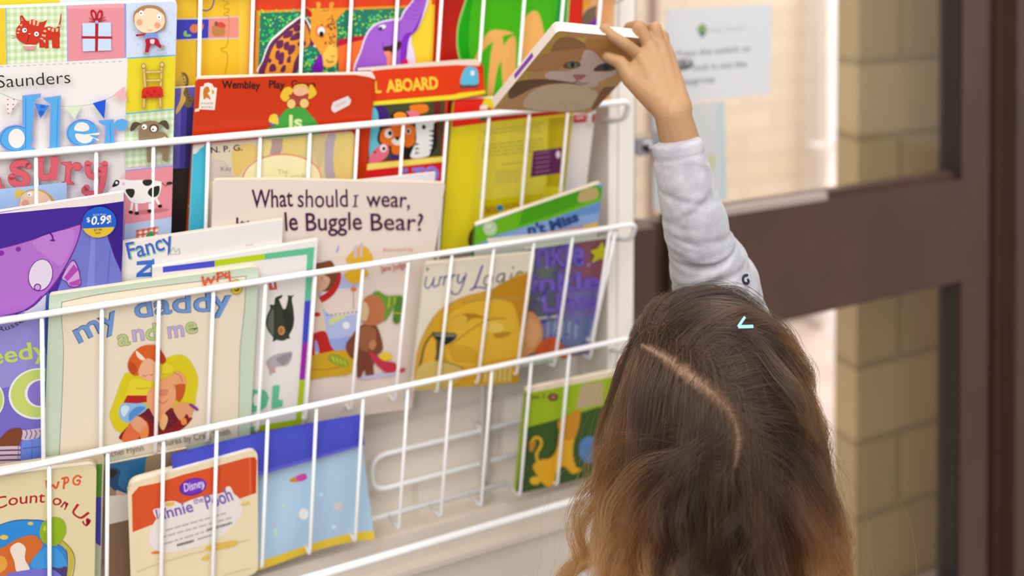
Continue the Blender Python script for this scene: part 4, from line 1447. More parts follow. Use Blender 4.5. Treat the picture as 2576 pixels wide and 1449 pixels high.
b.spl((80, 140, 210), [(1180, 1010), (1250, 950), (1325, 960), (1240, 1035), (1180, 1080)])
b.spl((206, 224, 238), [(1100, 980), (1130, 935), (1180, 960), (1130, 1040)])
b.spl((226, 206, 40), [(1180, 710), (1250, 690), (1380, 710), (1370, 780), (1345, 860), (1150, 850), (1160, 780)])
b.line((170, 140, 20), 6, [(1240, 780), (1300, 785), (1350, 775)])
b.poly((178, 18, 22), [(1160, 846), (1350, 846), (1340, 905), (1240, 918), (1126, 912)])
b.spl((214, 94, 30), [(1165, 590), (1175, 520), (1230, 440), (1300, 395), (1380, 385), (1440, 400), (1490, 470), (1510, 530), (1470, 560), (1440, 540), (1260, 660), (1200, 650)])
b.spl((178, 56, 20), [(1440, 420), (1490, 470), (1512, 530), (1470, 560), (1450, 500)])
b.spl((190, 70, 24), [(1170, 580), (1200, 540), (1250, 600), (1225, 650), (1190, 640)])
b.spl((240, 220, 200), [(1238, 440), (1260, 450), (1320, 510), (1290, 525), (1250, 490)])
b.spl((232, 174, 136), [(1260, 640), (1290, 550), (1350, 505), (1430, 560), (1470, 640), (1450, 700), (1380, 715), (1300, 690)])
b.line((170, 100, 80), 6, [(1300, 660), (1320, 670), (1340, 660)])
b.line((170, 100, 80), 6, [(1360, 655), (1378, 660), (1394, 650)])
b.spl((226, 206, 40), [(1480, 570), (1530, 550), (1590, 590), (1560, 640), (1480, 640)])
b.spl((230, 160, 110), [(1400, 745), (1500, 690), (1580, 650), (1620, 620), (1680, 670), (1700, 740), (1660, 740), (1560, 750), (1470, 775)])
b.line((180, 100, 60), 6, [(1590, 640), (1640, 665), (1660, 720)])
b.spl((196, 84, 30), [(1590, 760), (1680, 740), (1680, 820), (1640, 900), (1600, 870)])
b.spl((232, 160, 116), [(1345, 820), (1390, 770), (1500, 750), (1590, 760), (1600, 860), (1580, 930), (1500, 1010), (1480, 1100), (1420, 1060), (1380, 1000), (1340, 900)])
b.spl((214, 130, 100), [(1440, 800), (1530, 790), (1520, 840), (1460, 850)])
b.line((170, 90, 60), 6, [(1450, 900), (1490, 915), (1530, 880)])
b.spl((236, 180, 120), [(1500, 1010), (1530, 1060), (1490, 1160), (1450, 1110), (1470, 1050)])
b.spl((228, 156, 110), [(1580, 960), (1640, 910), (1720, 920), (1760, 970), (1730, 1050), (1700, 1010), (1660, 1070), (1620, 1050)])
b.spl((136, 50, 140), [(1720, 930), (1745, 920), (1806, 965), (1790, 982)])
b.spl((236, 140, 70), [(1650, 1070), (1690, 1050), (1700, 1100), (1660, 1110)])
b.text((120, 112, 100), 'Rachel Flynn', [(940, 1415), (1310, 1345)], 60)
b.text((120, 112, 100), 'Pictures by Craig Smith', [(1430, 1318), (1700, 1265), (2100, 1195)], 60)
b.at(*cB)
b.line((222, 84, 40), 18, [(1845, 1140), (1855, 1200), (1870, 1210), (1895, 1150), (1920, 1195), (1950, 1140)])
b.line((222, 84, 40), 18, [(1980, 1180), (1985, 1100)], False)
b.line((222, 84, 40), 16, [(1975, 1110), (2020, 1100), (2030, 1130), (1985, 1145)])
b.line((222, 84, 40), 16, [(2060, 1100), (2050, 1140), (2090, 1135)])
b.line((222, 84, 40), 16, [(2085, 1090), (2095, 1175)], False)
b.sticker('round_sticker', 'small round yellow sticker')
b.ell((150, 130, 20), 2152, 1232, 56, 68, 0)
b.ell((226, 200, 40), 2152, 1232, 50, 62, 0)
b.line((60, 50, 20), 12, [(2140, 1220), (2165, 1215), (2170, 1260), (2140, 1262)])
b.finish()

b = Book('picture_book', 'pale pink paperback with purple hand lettering, a child and a teddy in a green scarf', 'book', G3, (3, .0152, None),
         [(515, 1100), (538, 452), (1119, 458), (1036, 1028)], .0035, (231, 216, 204), rad=[0, .004, .004, .003], paper=(236, 222, 200))
b.at(*cG)
PU = (78, 8, 66)
b.text(PU, 'What', [(700, 664), (900, 664), (1080, 656)], 165, .008)
b.text(PU, 'should', [(1122, 662), (1350, 662), (1578, 654)], 165, .002)
b.line(PU, 15, [(1650, 552), (1642, 650)], False)
b.line(PU, 9, [(1630, 554), (1672, 550)], False)
b.line(PU, 9, [(1622, 652), (1664, 650)], False)
b.text(PU, 'wear,', [(1745, 654), (1950, 652), (2140, 660)], 150, .008)
b.text(PU, 'Itt', [(560, 880), (700, 880)], 130, .006)
b.text(PU, 'le', [(1010, 878), (1126, 870)], 170, .012)
b.text(PU, 'Buggle', [(1198, 878), (1450, 868), (1706, 862)], 165, .008)
b.text(PU, 'Bear?', [(1788, 872), (2020, 864), (2258, 870)], 160, .006)
b.text((220, 160, 150), 'Illustrated by', [(1900, 1062), (2172, 1052)], 34)
b.text((206, 110, 100), 'Jane Judge', [(1880, 1250), (2110, 1205)], 58, .01)
# child with brown hair, ducks, teddy
b.poly((150, 166, 226), [(1480, 1040), (1500, 990), (1490, 1060), (1465, 1075)])
b.spl((226, 178, 50), [(1560, 1150), (1640, 1040), (1720, 1010), (1790, 1080), (1800, 1150), (1700, 1180)])
b.polys((206, 190, 206), [[(1640, 1010), (1665, 1000), (1660, 1120), (1632, 1125)], [(1690, 985), (1712, 980), (1708, 1110), (1684, 1115)]])
b.at(*cI)
b.spl((178, 190, 232), [(700, 200), (760, 60), (900, 40), (1030, 60), (1040, 200), (1060, 470), (900, 590), (740, 560)])
b.spl((232, 214, 206), [(740, 180), (1060, 160), (1060, 360), (780, 380)])
b.polys((60, 76, 130), [[(760+36*i, 395-4*i), (780+36*i, 380-4*i), (776+36*i, 400-4*i)] for i in range(8)])
b.spl((206, 214, 150), [(790, 430), (860, 395), (950, 390), (840, 460), (800, 480)])
b.ell((236, 236, 240), 935, 480, 32)
b.spl((150, 166, 226), [(640, 620), (900, 590), (1050, 570), (1050, 690), (640, 700)])
b.spl((124, 70, 42), [(560, -40), (700, -60), (800, -80), (840, -20), (880, 40), (850, 130), (800, 180), (680, 180), (600, 120)])
b.spl((224, 178, 146), [(560, 40), (680, 30), (790, 70), (770, 150), (690, 200), (600, 180)])
b.line((150, 80, 60), 7, [(722, 60), (726, 80)], False)
b.spl((196, 30, 32), [(700, 240), (760, 200), (830, 130), (870, 20), (890, 30), (880, 120), (820, 220), (720, 285)])
b.spl((228, 206, 186), [(640, 220), (715, 270), (745, 420), (755, 530), (630, 545)])
b.ell((196, 40, 40), 682, 385, 30, 20)
b.spl((190, 28, 26), [(640, 555), (750, 530), (800, 650), (840, 720), (780, 760), (720, 780), (690, 640), (665, 600), (660, 700), (665, 800), (600, 830), (600, 600)])
b.spl((206, 162, 30), [(560, 780), (680, 730), (900, 690), (1020, 730), (980, 890), (760, 925), (560, 945)])
b.line((170, 124, 20), 9, [(580, 850), (760, 860), (960, 810)])
b.spl((142, 160, 40), [(770, 770), (810, 725), (880, 740), (950, 790), (955, 830), (900, 835), (830, 810)])
for i in range(4):
    b.line((206, 206, 60), 14, [(815+34*i, 750+12*i), (830+34*i, 790+10*i)], False)
b.spl((230, 180, 30), [(920, 50), (960, 0), (1060, -30), (1130, 30), (1080, 70), (1010, 120), (960, 100)])
b.ell((226, 120, 40), 1000, 165, 26, 20)
b.line((180, 150, 140), 6, [(1000, 120), (998, 250), (1000, 340)])
TB, TD = (156, 94, 62), (124, 66, 42)
b.spl(TD, [(930, 650), (990, 560), (1060, 480), (1180, 470), (1230, 560), (1250, 680), (1200, 740), (1170, 820), (1170, 905), (1110, 915), (1090, 860), (1060, 920), (1030, 920), (1020, 800), (960, 740)])
b.spl(TB, [(1040, 520), (1120, 480), (1190, 520), (1180, 640), (1100, 700), (1030, 640)])
b.spl((190, 130, 86), [(1130, 640), (1170, 600), (1195, 640), (1160, 690)])
b.spl((190, 116, 74), [(1060, 330), (1090, 250), (1160, 210), (1240, 230), (1290, 320), (1270, 420), (1200, 470), (1110, 470), (1070, 430)])
b.spl((216, 186, 150), [(1040, 330), (1090, 270), (1130, 330), (1110, 430), (1060, 420)])
b.spl((110, 150, 50), [(1165, 205), (1210, 180), (1290, 220), (1420, 220), (1425, 320), (1390, 330), (1350, 320), (1300, 400), (1260, 440), (1270, 330), (1230, 240)])
b.line((196, 206, 60), 10, [(1310, 230), (1300, 320)], False)
b.line((196, 206, 60), 10, [(1355, 228), (1360, 310)], False)
b.line((84, 130, 46), 64, [(1395, 260), (1375, 380), (1370, 430)])
b.line((196, 206, 60), 9, [(1345, 365), (1405, 368)], False)
b.spl((196, 50, 70), [(1130, 700), (1180, 720), (1260, 780), (1360, 800), (1360, 870), (1290, 885), (1220, 840), (1160, 770)])
b.spl((236, 200, 40), [(1220, 740), (1270, 705), (1335, 740), (1300, 775), (1250, 775)])
b.spl((206, 70, 90), [(1390, 860), (1430, 840), (1445, 862), (1410, 880)])
b.spl((200, 196, 232), [(1060, 920), (1180, 900), (1360, 880), (1340, 905), (1080, 940)])
b.bend = lambda u, v: .006*max(0, v-.55)/.45*max(0, u-.3)/.7*(1+.6*math.sin(u*5))-.003*math.sin(u*math.pi)*v
b.finish()

b = Book('picture_book', 'blank white picture book behind the pink paperback in the third pocket', 'book', G3, (3, .0196, None),
         [(700, 1070), (712, 474), (1096, 434), (1030, 1010)], .0025, (226, 222, 226), paper=(232, 226, 220))
b.finish()

b = Book('picture_book', 'picture book with a golden lion and thin violet lettering on cream', 'book', G3, (3, .0024, None),
         [(1036, 982), (1072, 664), (1346, 636), (1304, 962)], .005, (232, 222, 204), paper=(240, 226, 206), rad=[0, .003, .003, 0])
b.at(*cJ)
b.poly((240, 226, 206), [(320, 250), (1250, 170), (1250, 235), (310, 300)])
VI = (86, 78, 150)
b.poly((120, 112, 120), [(315, 325), (345, 325), (325, 360)])
b.line(VI, 11, [(322, 400), (308, 470), (325, 500), (358, 478), (388, 405)])
b.line(VI, 11, [(388, 405), (378, 470), (392, 490), (412, 470)])
b.line(VI, 11, [(440, 400), (424, 482)])
b.line(VI, 8, [(430, 440), (452, 402), (470, 405)])
b.line(VI, 11, [(482, 395), (464, 474)])
b.line(VI, 8, [(470, 432), (496, 395), (514, 398)])
b.line(VI, 11, [(545, 385), (525, 450)])
b.line(VI, 9, [(535, 410), (562, 385), (575, 390)])
b.line(VI, 13, [(600, 378), (590, 440), (615, 452), (650, 400)])
b.line(VI, 11, [(665, 370), (640, 460), (600, 540), (555, 550), (535, 525)])
b.line(VI, 16, [(805, 305), (765, 420), (735, 490), (705, 512)])
b.line(VI, 12, [(705, 512), (760, 490), (840, 500)])
b.line((104, 96, 120), 12, [(880, 385), (835, 400), (818, 450), (840, 475), (880, 450), (890, 400), (870, 385)])
b.line((104, 96, 100), 12, [(990, 370), (945, 385), (930, 430), (950, 445), (985, 420), (998, 370), (985, 460), (960, 520), (915, 535), (890, 520)])
b.line((104, 96, 100), 11, [(1060, 370), (1045, 425), (1062, 430)])
b.ell((104, 96, 100), 1070, 320, 9)
b.line((104, 96, 100), 12, [(1150, 358), (1115, 360), (1095, 395), (1110, 420), (1160, 405)])
LI = (216, 164, 28)
b.spl((206, 160, 60), [(215, 1300), (230, 1080), (300, 880), (420, 700), (620, 580), (800, 530), (950, 480), (1110, 380), (1260, 380), (1230, 640), (1210, 900), (1180, 1120), (1130, 1330), (1000, 1340),
                       (300, 1390)])
b.spl(LI, [(480, 690), (640, 600), (860, 560), (960, 500), (1110, 400), (1240, 400), (1210, 700), (1160, 1000), (1120, 1330), (560, 1380), (520, 1180), (300, 1150), (290, 1000), (360, 850)])
b.spl((226, 180, 50), [(500, 740), (700, 630), (900, 600), (1060, 640), (1120, 800), (1130, 1000), (1080, 1090), (900, 1120), (620, 1180), (480, 1080), (500, 900)])
b.spl((196, 138, 20), [(930, 480), (1110, 400), (1240, 410), (1210, 720), (1150, 900), (1110, 760), (1060, 620), (900, 580)])
b.line((190, 150, 70), 16, [(640, 620), (860, 590), (1150, 585)])
b.spl((176, 128, 20), [(540, 770), (640, 720), (740, 720), (830, 760), (720, 760), (600, 840)])
b.spl((184, 134, 22), [(900, 900), (960, 880), (1060, 880), (1000, 920), (930, 930)])
b.ell((232, 200, 90), 900, 835, 90, 48, 8)
b.ell((222, 178, 60), 600, 790, 80, 50, -30)
b.line((180, 130, 30), 10, [(520, 1000), (700, 860), (860, 770), (1000, 760)])
b.spl((74, 76, 60), [(370, 885), (470, 880), (570, 890), (575, 930), (500, 985), (430, 970), (385, 925)])
b.spl((30, 34, 34), [(400, 915), (560, 920), (500, 985), (440, 970)])
b.spl((130, 136, 120), [(400, 895), (540, 895), (560, 915), (420, 915)])
b.spl((92, 84, 56), [(405, 960), (450, 970), (440, 1120), (395, 1120)])
b.spl((224, 170, 50), [(310, 960), (370, 930), (400, 980), (390, 1110), (300, 1140)])
b.line((110, 96, 50), 18, [(240, 1280), (270, 1130), (310, 980), (380, 880)])
b.spl((210, 184, 100), [(215, 1290), (270, 1160), (400, 1120), (520, 1140), (640, 1210), (600, 1300), (420, 1390), (240, 1380)])
b.line((120, 104, 70), 9, [(400, 1125), (500, 1140), (640, 1190)])
for i in range(6):
    b.line((196, 150, 40), 6, [(500+10*i, 1010+22*i), (640, 1000+26*i), (760, 1050+18*i)])
b.polys((226, 206, 120), [[(820+42*i, 1180), (848+42*i, 1176), (840+42*i, 1300), (812+42*i, 1310)] for i in range(6)])
b.finish()

b = Book('picture_book', 'blue and mauve picture book with purple glitter lettering and a yellow star', 'book', G3, (3, .0086, None),
         [(1292, 925), (1322, 628), (1532, 598), (1482, 888)], .004, (118, 92, 122), paper=(206, 214, 196), rad=[0, .002, .004, 0])
b.at(*cJ)
b.poly((86, 92, 104), [(1180, 100), (1500, 60), (1440, 780), (1150, 820)])
b.poly((98, 108, 104), [(1270, 60), (1440, 40), (1420, 400), (1240, 520)])
b.poly((134, 78, 92), [(1640, 20), (1920, 10), (1850, 460), (1580, 520)])
b.poly((112, 104, 164), [(1480, 520), (1860, 440), (1800, 760), (1440, 800)])
b.poly((104, 118, 160), [(1330, 790), (1780, 740), (1740, 990), (1320, 1010)])
b.poly((190, 190, 206), [(1230, 760), (1460, 735), (1460, 752), (1230, 778)])
b.polys((150, 158, 196), [[(1370+60*i, 790), (1392+60*i, 786), (1380+60*i, 940), (1358+60*i, 944)] for i in range(5)])
PG = (116, 96, 190)
for s_, p0, p1, h_ in (('nkle', (1275, 300), (1690, 300), 230), ('inkle', (1230, 525), (1830, 505), 150), ('Li', (1330, 700), (1490, 690), 150), ('ttle', (1560, 690), (1800, 660), 110)):
    b.text((84, 64, 160), s_, [(p0[0]-8, p0[1]), (p1[0]+8, p1[1])], h_, .05)
    b.text(PG, s_, [p0, p1], h_, .02)
r2 = random.Random(9)
for i in range(60):
    b.ell(r2.choice(((70, 60, 176), (150, 130, 210), (96, 80, 190))), r2.uniform(1240, 1840), r2.uniform(130, 960), r2.uniform(6, 16), None, 0, 7)
b.poly((196, 190, 20), [(1840, 85), (1855, 145), (1900, 130), (1905, 185), (1880, 200), (1885, 262), (1830, 235), (1745, 275), (1775, 210), (1735, 168), (1795, 150)])
b.spl((206, 146, 90), [(1100, 1000), (1150, 780), (1210, 690), (1290, 760), (1325, 880), (1300, 980), (1220, 1060), (1120, 1090)])
b.spl((216, 160, 110), [(1150, 900), (1200, 760), (1270, 800), (1300, 900), (1230, 1000)])
b.spl((196, 84, 36), [(1240, 1050), (1330, 940), (1440, 920), (1500, 1000), (1540, 1100), (1400, 1100), (1260, 1060)])
b.poly((186, 204, 186), [(1100, 1090), (1480, 1090), (1500, 1200), (1080, 1240)])
b.spl((206, 150, 30), [(1800, 930), (1830, 780), (1880, 700), (1880, 940)])
b.finish()

b = Book('picture_book', 'picture book with a bright green top and a sky-blue band, tilted above the star book', 'book', G3, (3, .0135, None),
         [(1168, 940), (1198, 566), (1518, 458), (1462, 888)], .006, (120, 160, 206), paper=(238, 222, 200), rad=[0, .003, .008, 0], spine=(70, 140, 20))
b.at(*cH)
b.poly((238, 222, 200), [(690, 800), (1860, 395), (1880, 440), (1840, 440), (700, 830)])
b.poly((104, 182, 14), [(690, 845), (1000, 735), (1400, 580), (1800, 450), (1870, 490), (1865, 600), (1400, 760), (900, 910), (700, 1010)])
b.poly((70, 160, 10), [(1150, 660), (1800, 450), (1860, 480), (1860, 560), (1500, 690), (1100, 830)])
b.poly((140, 168, 220), [(940, 910), (1400, 760), (1870, 595), (1860, 780), (1200, 900), (900, 1000)])
b.poly((100, 146, 204), [(1500, 728), (1870, 600), (1865, 700), (1500, 770)])
b.poly((226, 186, 90), [(1650, 830), (1865, 775), (1865, 850), (1600, 870)])
b.poly((200, 150, 160), [(1200, 905), (1700, 820), (1700, 850), (1200, 930)])
b.text((28, 64, 130), "n't Miss", [(1190, 905), (1400, 870), (1660, 775)], 90, .05)
b.spl((190, 170, 110), [(1650, 540), (1700, 490), (1800, 475), (1825, 500), (1820, 570), (1660, 615)])
b.ell((206, 216, 196), 842, 848, 62, 66)
b.ell((150, 190, 120), 842, 848, 50, 54)
b.ell((206, 216, 196), 842, 848, 42, 45)
b.line((150, 190, 120), 10, [(820, 850), (840, 870), (870, 825)])
b.poly((238, 232, 220), [(810, 940), (1700, 850), (1700, 900), (830, 985)])
b.poly((206, 210, 200), [(700, 1010), (1900, 850), (1900, 2000), (600, 2000)])
b.finish()

# --- bottom pocket
b = Book('board_book', 'cream board book with red arched lettering and a green balloon, at the bottom left', 'book', G4, (4, .0004, None),
         [(-160, 1600), (-150, 1218), (243, 1168), (236, 1556)], .009, (224, 210, 168), rad=[0, .003, .008, 0], paper=(206, 190, 160), board=.0016)
b.at(*cD)
b.text((176, 18, 38), 'Count', [(-40, 722), (60, 680), (250, 650), (440, 640)], 110, .008, .12)
b.text((176, 18, 38), 'on', [(510, 660), (570, 672), (640, 714)], 110, .008, .1)
b.text((176, 18, 38), 'Us', [(690, 745), (760, 790), (845, 880)], 118, .008, .1)
b.line((224, 92, 34), 20, [(455, 430), (465, 500), (490, 495), (520, 470), (550, 500), (575, 440)])
b.line((224, 92, 34), 20, [(635, 400), (625, 500)], False)
b.line((224, 92, 34), 18, [(610, 405), (660, 395), (670, 430), (635, 455)])
b.line((224, 92, 34), 18, [(795, 392), (760, 376), (722, 410), (728, 455), (770, 462), (786, 425), (758, 424)])
SB = (40, 136, 214)
b.spl((60, 90, 150), [(-300, 1000), (-60, 880), (130, 815), (300, 806), (460, 830), (580, 980), (660, 1120), (660, 1320), (600, 1700), (-300, 1700)])
b.spl(SB, [(-300, 1010), (-60, 890), (130, 825), (300, 816), (455, 840), (570, 985), (650, 1120), (650, 1320), (590, 1700), (-300, 1700)])
for x, y, r in ((300, 845, 28), (40, 980, 40), (80, 1310, 50)):
    b.ell((226, 190, 80), x, y, r, r*.6)
b.line((196, 178, 60), 44, [(580, 1020), (640, 1060), (690, 1130), (700, 1240), (680, 1330), (670, 1440)])
b.line((120, 100, 30), 7, [(600, 1000), (700, 1100), (735, 1200), (720, 1330), (690, 1440)])
b.line((120, 100, 30), 7, [(560, 1050), (640, 1120), (665, 1240), (650, 1330)])
b.spl((146, 176, 24), [(390, 930), (410, 850), (470, 800), (550, 780), (620, 810), (650, 880), (640, 960), (580, 1040), (520, 1065), (440, 1040), (400, 990)])
b.spl((196, 214, 80), [(425, 900), (440, 860), (455, 880), (445, 920)])
# plain orange and blue party shapes in the lower picture
b.spl((206, 104, 40), [(-40, 1130), (60, 1060), (180, 990), (330, 960), (420, 1050), (330, 1180), (200, 1330), (-40, 1340)])
b.spl((226, 160, 60), [(-60, 1180), (40, 1170), (70, 1260), (0, 1330), (-60, 1330)])
b.spl((236, 220, 206), [(100, 1090), (180, 1030), (250, 1080), (245, 1190), (290, 1300), (170, 1320), (140, 1210)])
b.spl((60, 150, 220), [(310, 1210), (440, 1080), (560, 1090), (640, 1190), (650, 1290), (480, 1280), (330, 1290)])
b.spl((118, 110, 206), [(60, 1380), (150, 1320), (350, 1290), (520, 1300), (600, 1360), (640, 1800), (60, 1800)])
b.spl((70, 56, 110), [(500, 1270), (580, 1280), (660, 1270), (640, 1420), (600, 1350)])
b.finish()

b = Book('board_book', 'beige board book with a green and blue edge behind the arched-lettering book', 'book', G4, (4, .0100, None),
         [(-150, 1606), (-140, 1204), (262, 1142), (250, 1560)], .008, (214, 196, 166), rad=[0, .003, .005, 0], paper=(196, 178, 152), board=.0016)
b.at(*cD)
b.poly((84, 150, 50), [(900, 268), (1005, 260), (995, 588), (920, 590)])
b.poly((66, 66, 176), [(920, 588), (995, 586), (990, 1070), (940, 1040), (925, 900)])
b.poly((190, 206, 176), [(920, 1060), (985, 1080), (985, 1600), (900, 1600)])
b.finish()

b = Book('board_book', 'dark blue board book mostly hidden behind the orange-topped one', 'book', G4, (4, .0196, None),
         [(262, 1560), (270, 1168), (470, 1128), (462, 1500)], .005, (150, 124, 98), paper=(190, 176, 156))
b.at(*cD)
b.poly((40, 104, 150), [(1000, 180), (1440, 180), (1400, 480), (1330, 560), (1200, 560), (1080, 480), (1000, 440)])
b.spl((30, 70, 110), [(1080, 300), (1180, 330), (1160, 460), (1240, 540), (1150, 540), (1060, 440)])
b.spl((40, 34, 20), [(1080, 320), (1150, 330), (1120, 390), (1080, 390)])
b.spl((196, 170, 146), [(1140, 520), (1300, 555), (1380, 400), (1500, 330), (1900, 300), (1900, 560), (1260, 640)])
b.poly((222, 212, 200), [(1000, 580), (1300, 560), (1300, 800), (1000, 870)])
b.poly((128, 100, 78), [(1000, 870), (1300, 800), (1300, 1700), (1000, 1700)])
b.finish()

b = Book('board_book', 'cream board book with an orange top and a purple oval badge', 'book', G4, (4, .0006, None),
         [(334, 1552), (322, 1218), (648, 1130), (650, 1440)], .009, (232, 216, 180), rad=[.004, .010, .009, .008], paper=(228, 210, 176), board=.0016)
b.at(*cL)
b.poly((214, 80, 34), [(296, 790), (352, 725), (520, 690), (700, 630), (930, 570), (1230, 488), (1290, 484), (1312, 510), (1304, 775), (1150, 830), (1000, 870), (520, 1010), (302, 1094)])
b.poly((196, 64, 24), [(1270, 486), (1300, 486), (1306, 775), (1276, 786)])
b.line((232, 140, 100), 4, [(1252, 492), (1256, 780)], False)
b.spl((232, 224, 220), [(480, 1010), (560, 920), (760, 880), (940, 820), (1110, 780), (1190, 860), (1180, 960), (1080, 1080), (940, 1170), (760, 1230), (560, 1260), (450, 1200), (440, 1100)])
b.spl((232, 224, 224), [(470, 930), (480, 905), (540, 890), (560, 850), (640, 840), (700, 860), (780, 830), (880, 800), (1040, 770), (1060, 730), (1095, 725), (1130, 800), (1130, 850), (980, 890), (760, 940),
                        (530, 1000), (500, 985)])
b.spl((226, 190, 70), [(570, 870), (590, 850), (640, 848), (640, 870), (600, 886)])
VW = (126, 100, 176)
b.line(VW, 15, [(492, 915), (508, 985), (532, 930), (552, 975), (566, 900)], False)
b.text(VW, 'innie', [(560, 986), (660, 958), (800, 922)], 92, .02)
b.text((150, 130, 180), 'the', [(800, 866), (880, 846)], 48, .02)
b.text(VW, 'Pooh', [(906, 904), (1000, 876), (1122, 828)], 112, .02)
b.ell((96, 34, 164), 792, 724, 112, 68, -14, 36)
b.ell((116, 50, 190), 796, 720, 98, 56, -14, 36)
b.text((214, 196, 236), 'Disney', [(722, 764), (800, 744), (888, 716)], 66, .02, .15)
for i, (a0, a1) in enumerate((((570, 1070), (1060, 930)), ((545, 1125), (1110, 965)), ((560, 1180), (1110, 1012)))):
    b.lines_of_print((186, 178, 178), a0, a1, 0, 1, 13, 20+i)
b.lines_of_print((130, 124, 124), (905, 1064), (1110, 1006), 0, 1, 18, 31)
b.lines_of_print((120, 114, 114), (662, 1188), (800, 1150), 0, 1, 20, 33)
b.lines_of_print((176, 170, 170), (830, 1142), (950, 1106), 0, 1, 14, 34)
b.spl((226, 188, 70), [(900, 1210), (1080, 1165), (1150, 1165), (1140, 1200), (1000, 1235), (920, 1240)])
b.spl((228, 190, 90), [(860, 1310), (910, 1275), (925, 1290), (910, 1320)])
b.spl((226, 120, 50), [(450, 1262), (480, 1246), (525, 1250), (505, 1265)])
b.spl((230, 196, 90), [(1180, 860), (1240, 845), (1250, 860), (1190, 875)])
b.line((206, 190, 150), 5, [(340, 1410), (660, 1300), (1250, 1150)])
b.line((206, 190, 150), 5, [(1040, 1440), (1260, 1380)])
b.finish()

b = Book('picture_book', 'dark green picture book with a yellow-green top at the right end of the bottom pocket', 'book', G4, (4, .003, None),
         [(1298, 1244), (1325, 980), (1560, 932), (1522, 1190)], .006, (52, 84, 28), rad=[0, .004, .004, 0], paper=(236, 216, 186), spine=(150, 176, 30))
b.at(*cK)
b.poly((236, 220, 192), [(1160, 215), (1800, 60), (1800, 110), (1690, 140), (1200, 235)])
b.poly((156, 184, 16), [(1180, 235), (1690, 138), (1850, 100), (1850, 300), (1640, 330), (1480, 380), (1300, 430), (1150, 470)])
b.poly((188, 168, 132), [(1540, 180), (1680, 160), (1680, 310), (1500, 340)])
b.text((60, 70, 20), 'No. 2', [(1210, 280), (1300, 262)], 30, .02)
b.ell((110, 70, 50), 1350, 262, 36, 28)
b.ell((160, 120, 90), 1350, 262, 16, 12)
b.poly((120, 160, 30), [(1135, 440), (1160, 470), (1120, 820), (1105, 800)])
# plain golden grass-like shapes and a blue disc
b.line((214, 176, 40), 20, [(1250, 700), (1240, 640), (1270, 580), (1265, 540), (1230, 530), (1200, 570)])
b.spl((196, 130, 30), [(1190, 610), (1205, 560), (1235, 560), (1215, 620)])
b.spl((228, 170, 24), [(1215, 720), (1260, 680), (1340, 660), (1380, 580), (1400, 440), (1460, 380), (1530, 360), (1500, 500), (1480, 620), (1500, 720), (1540, 740), (1480, 770), (1420, 720), (1370, 760),
                       (1350, 840), (1300, 850), (1250, 790)])
b.spl((206, 140, 30), [(1380, 430), (1450, 380), (1530, 350), (1500, 520), (1420, 540)])
b.ell((230, 180, 40), 1230, 815, 36, 28)
b.ell((80, 130, 190), 1590, 610, 70, 90)
b.finish()

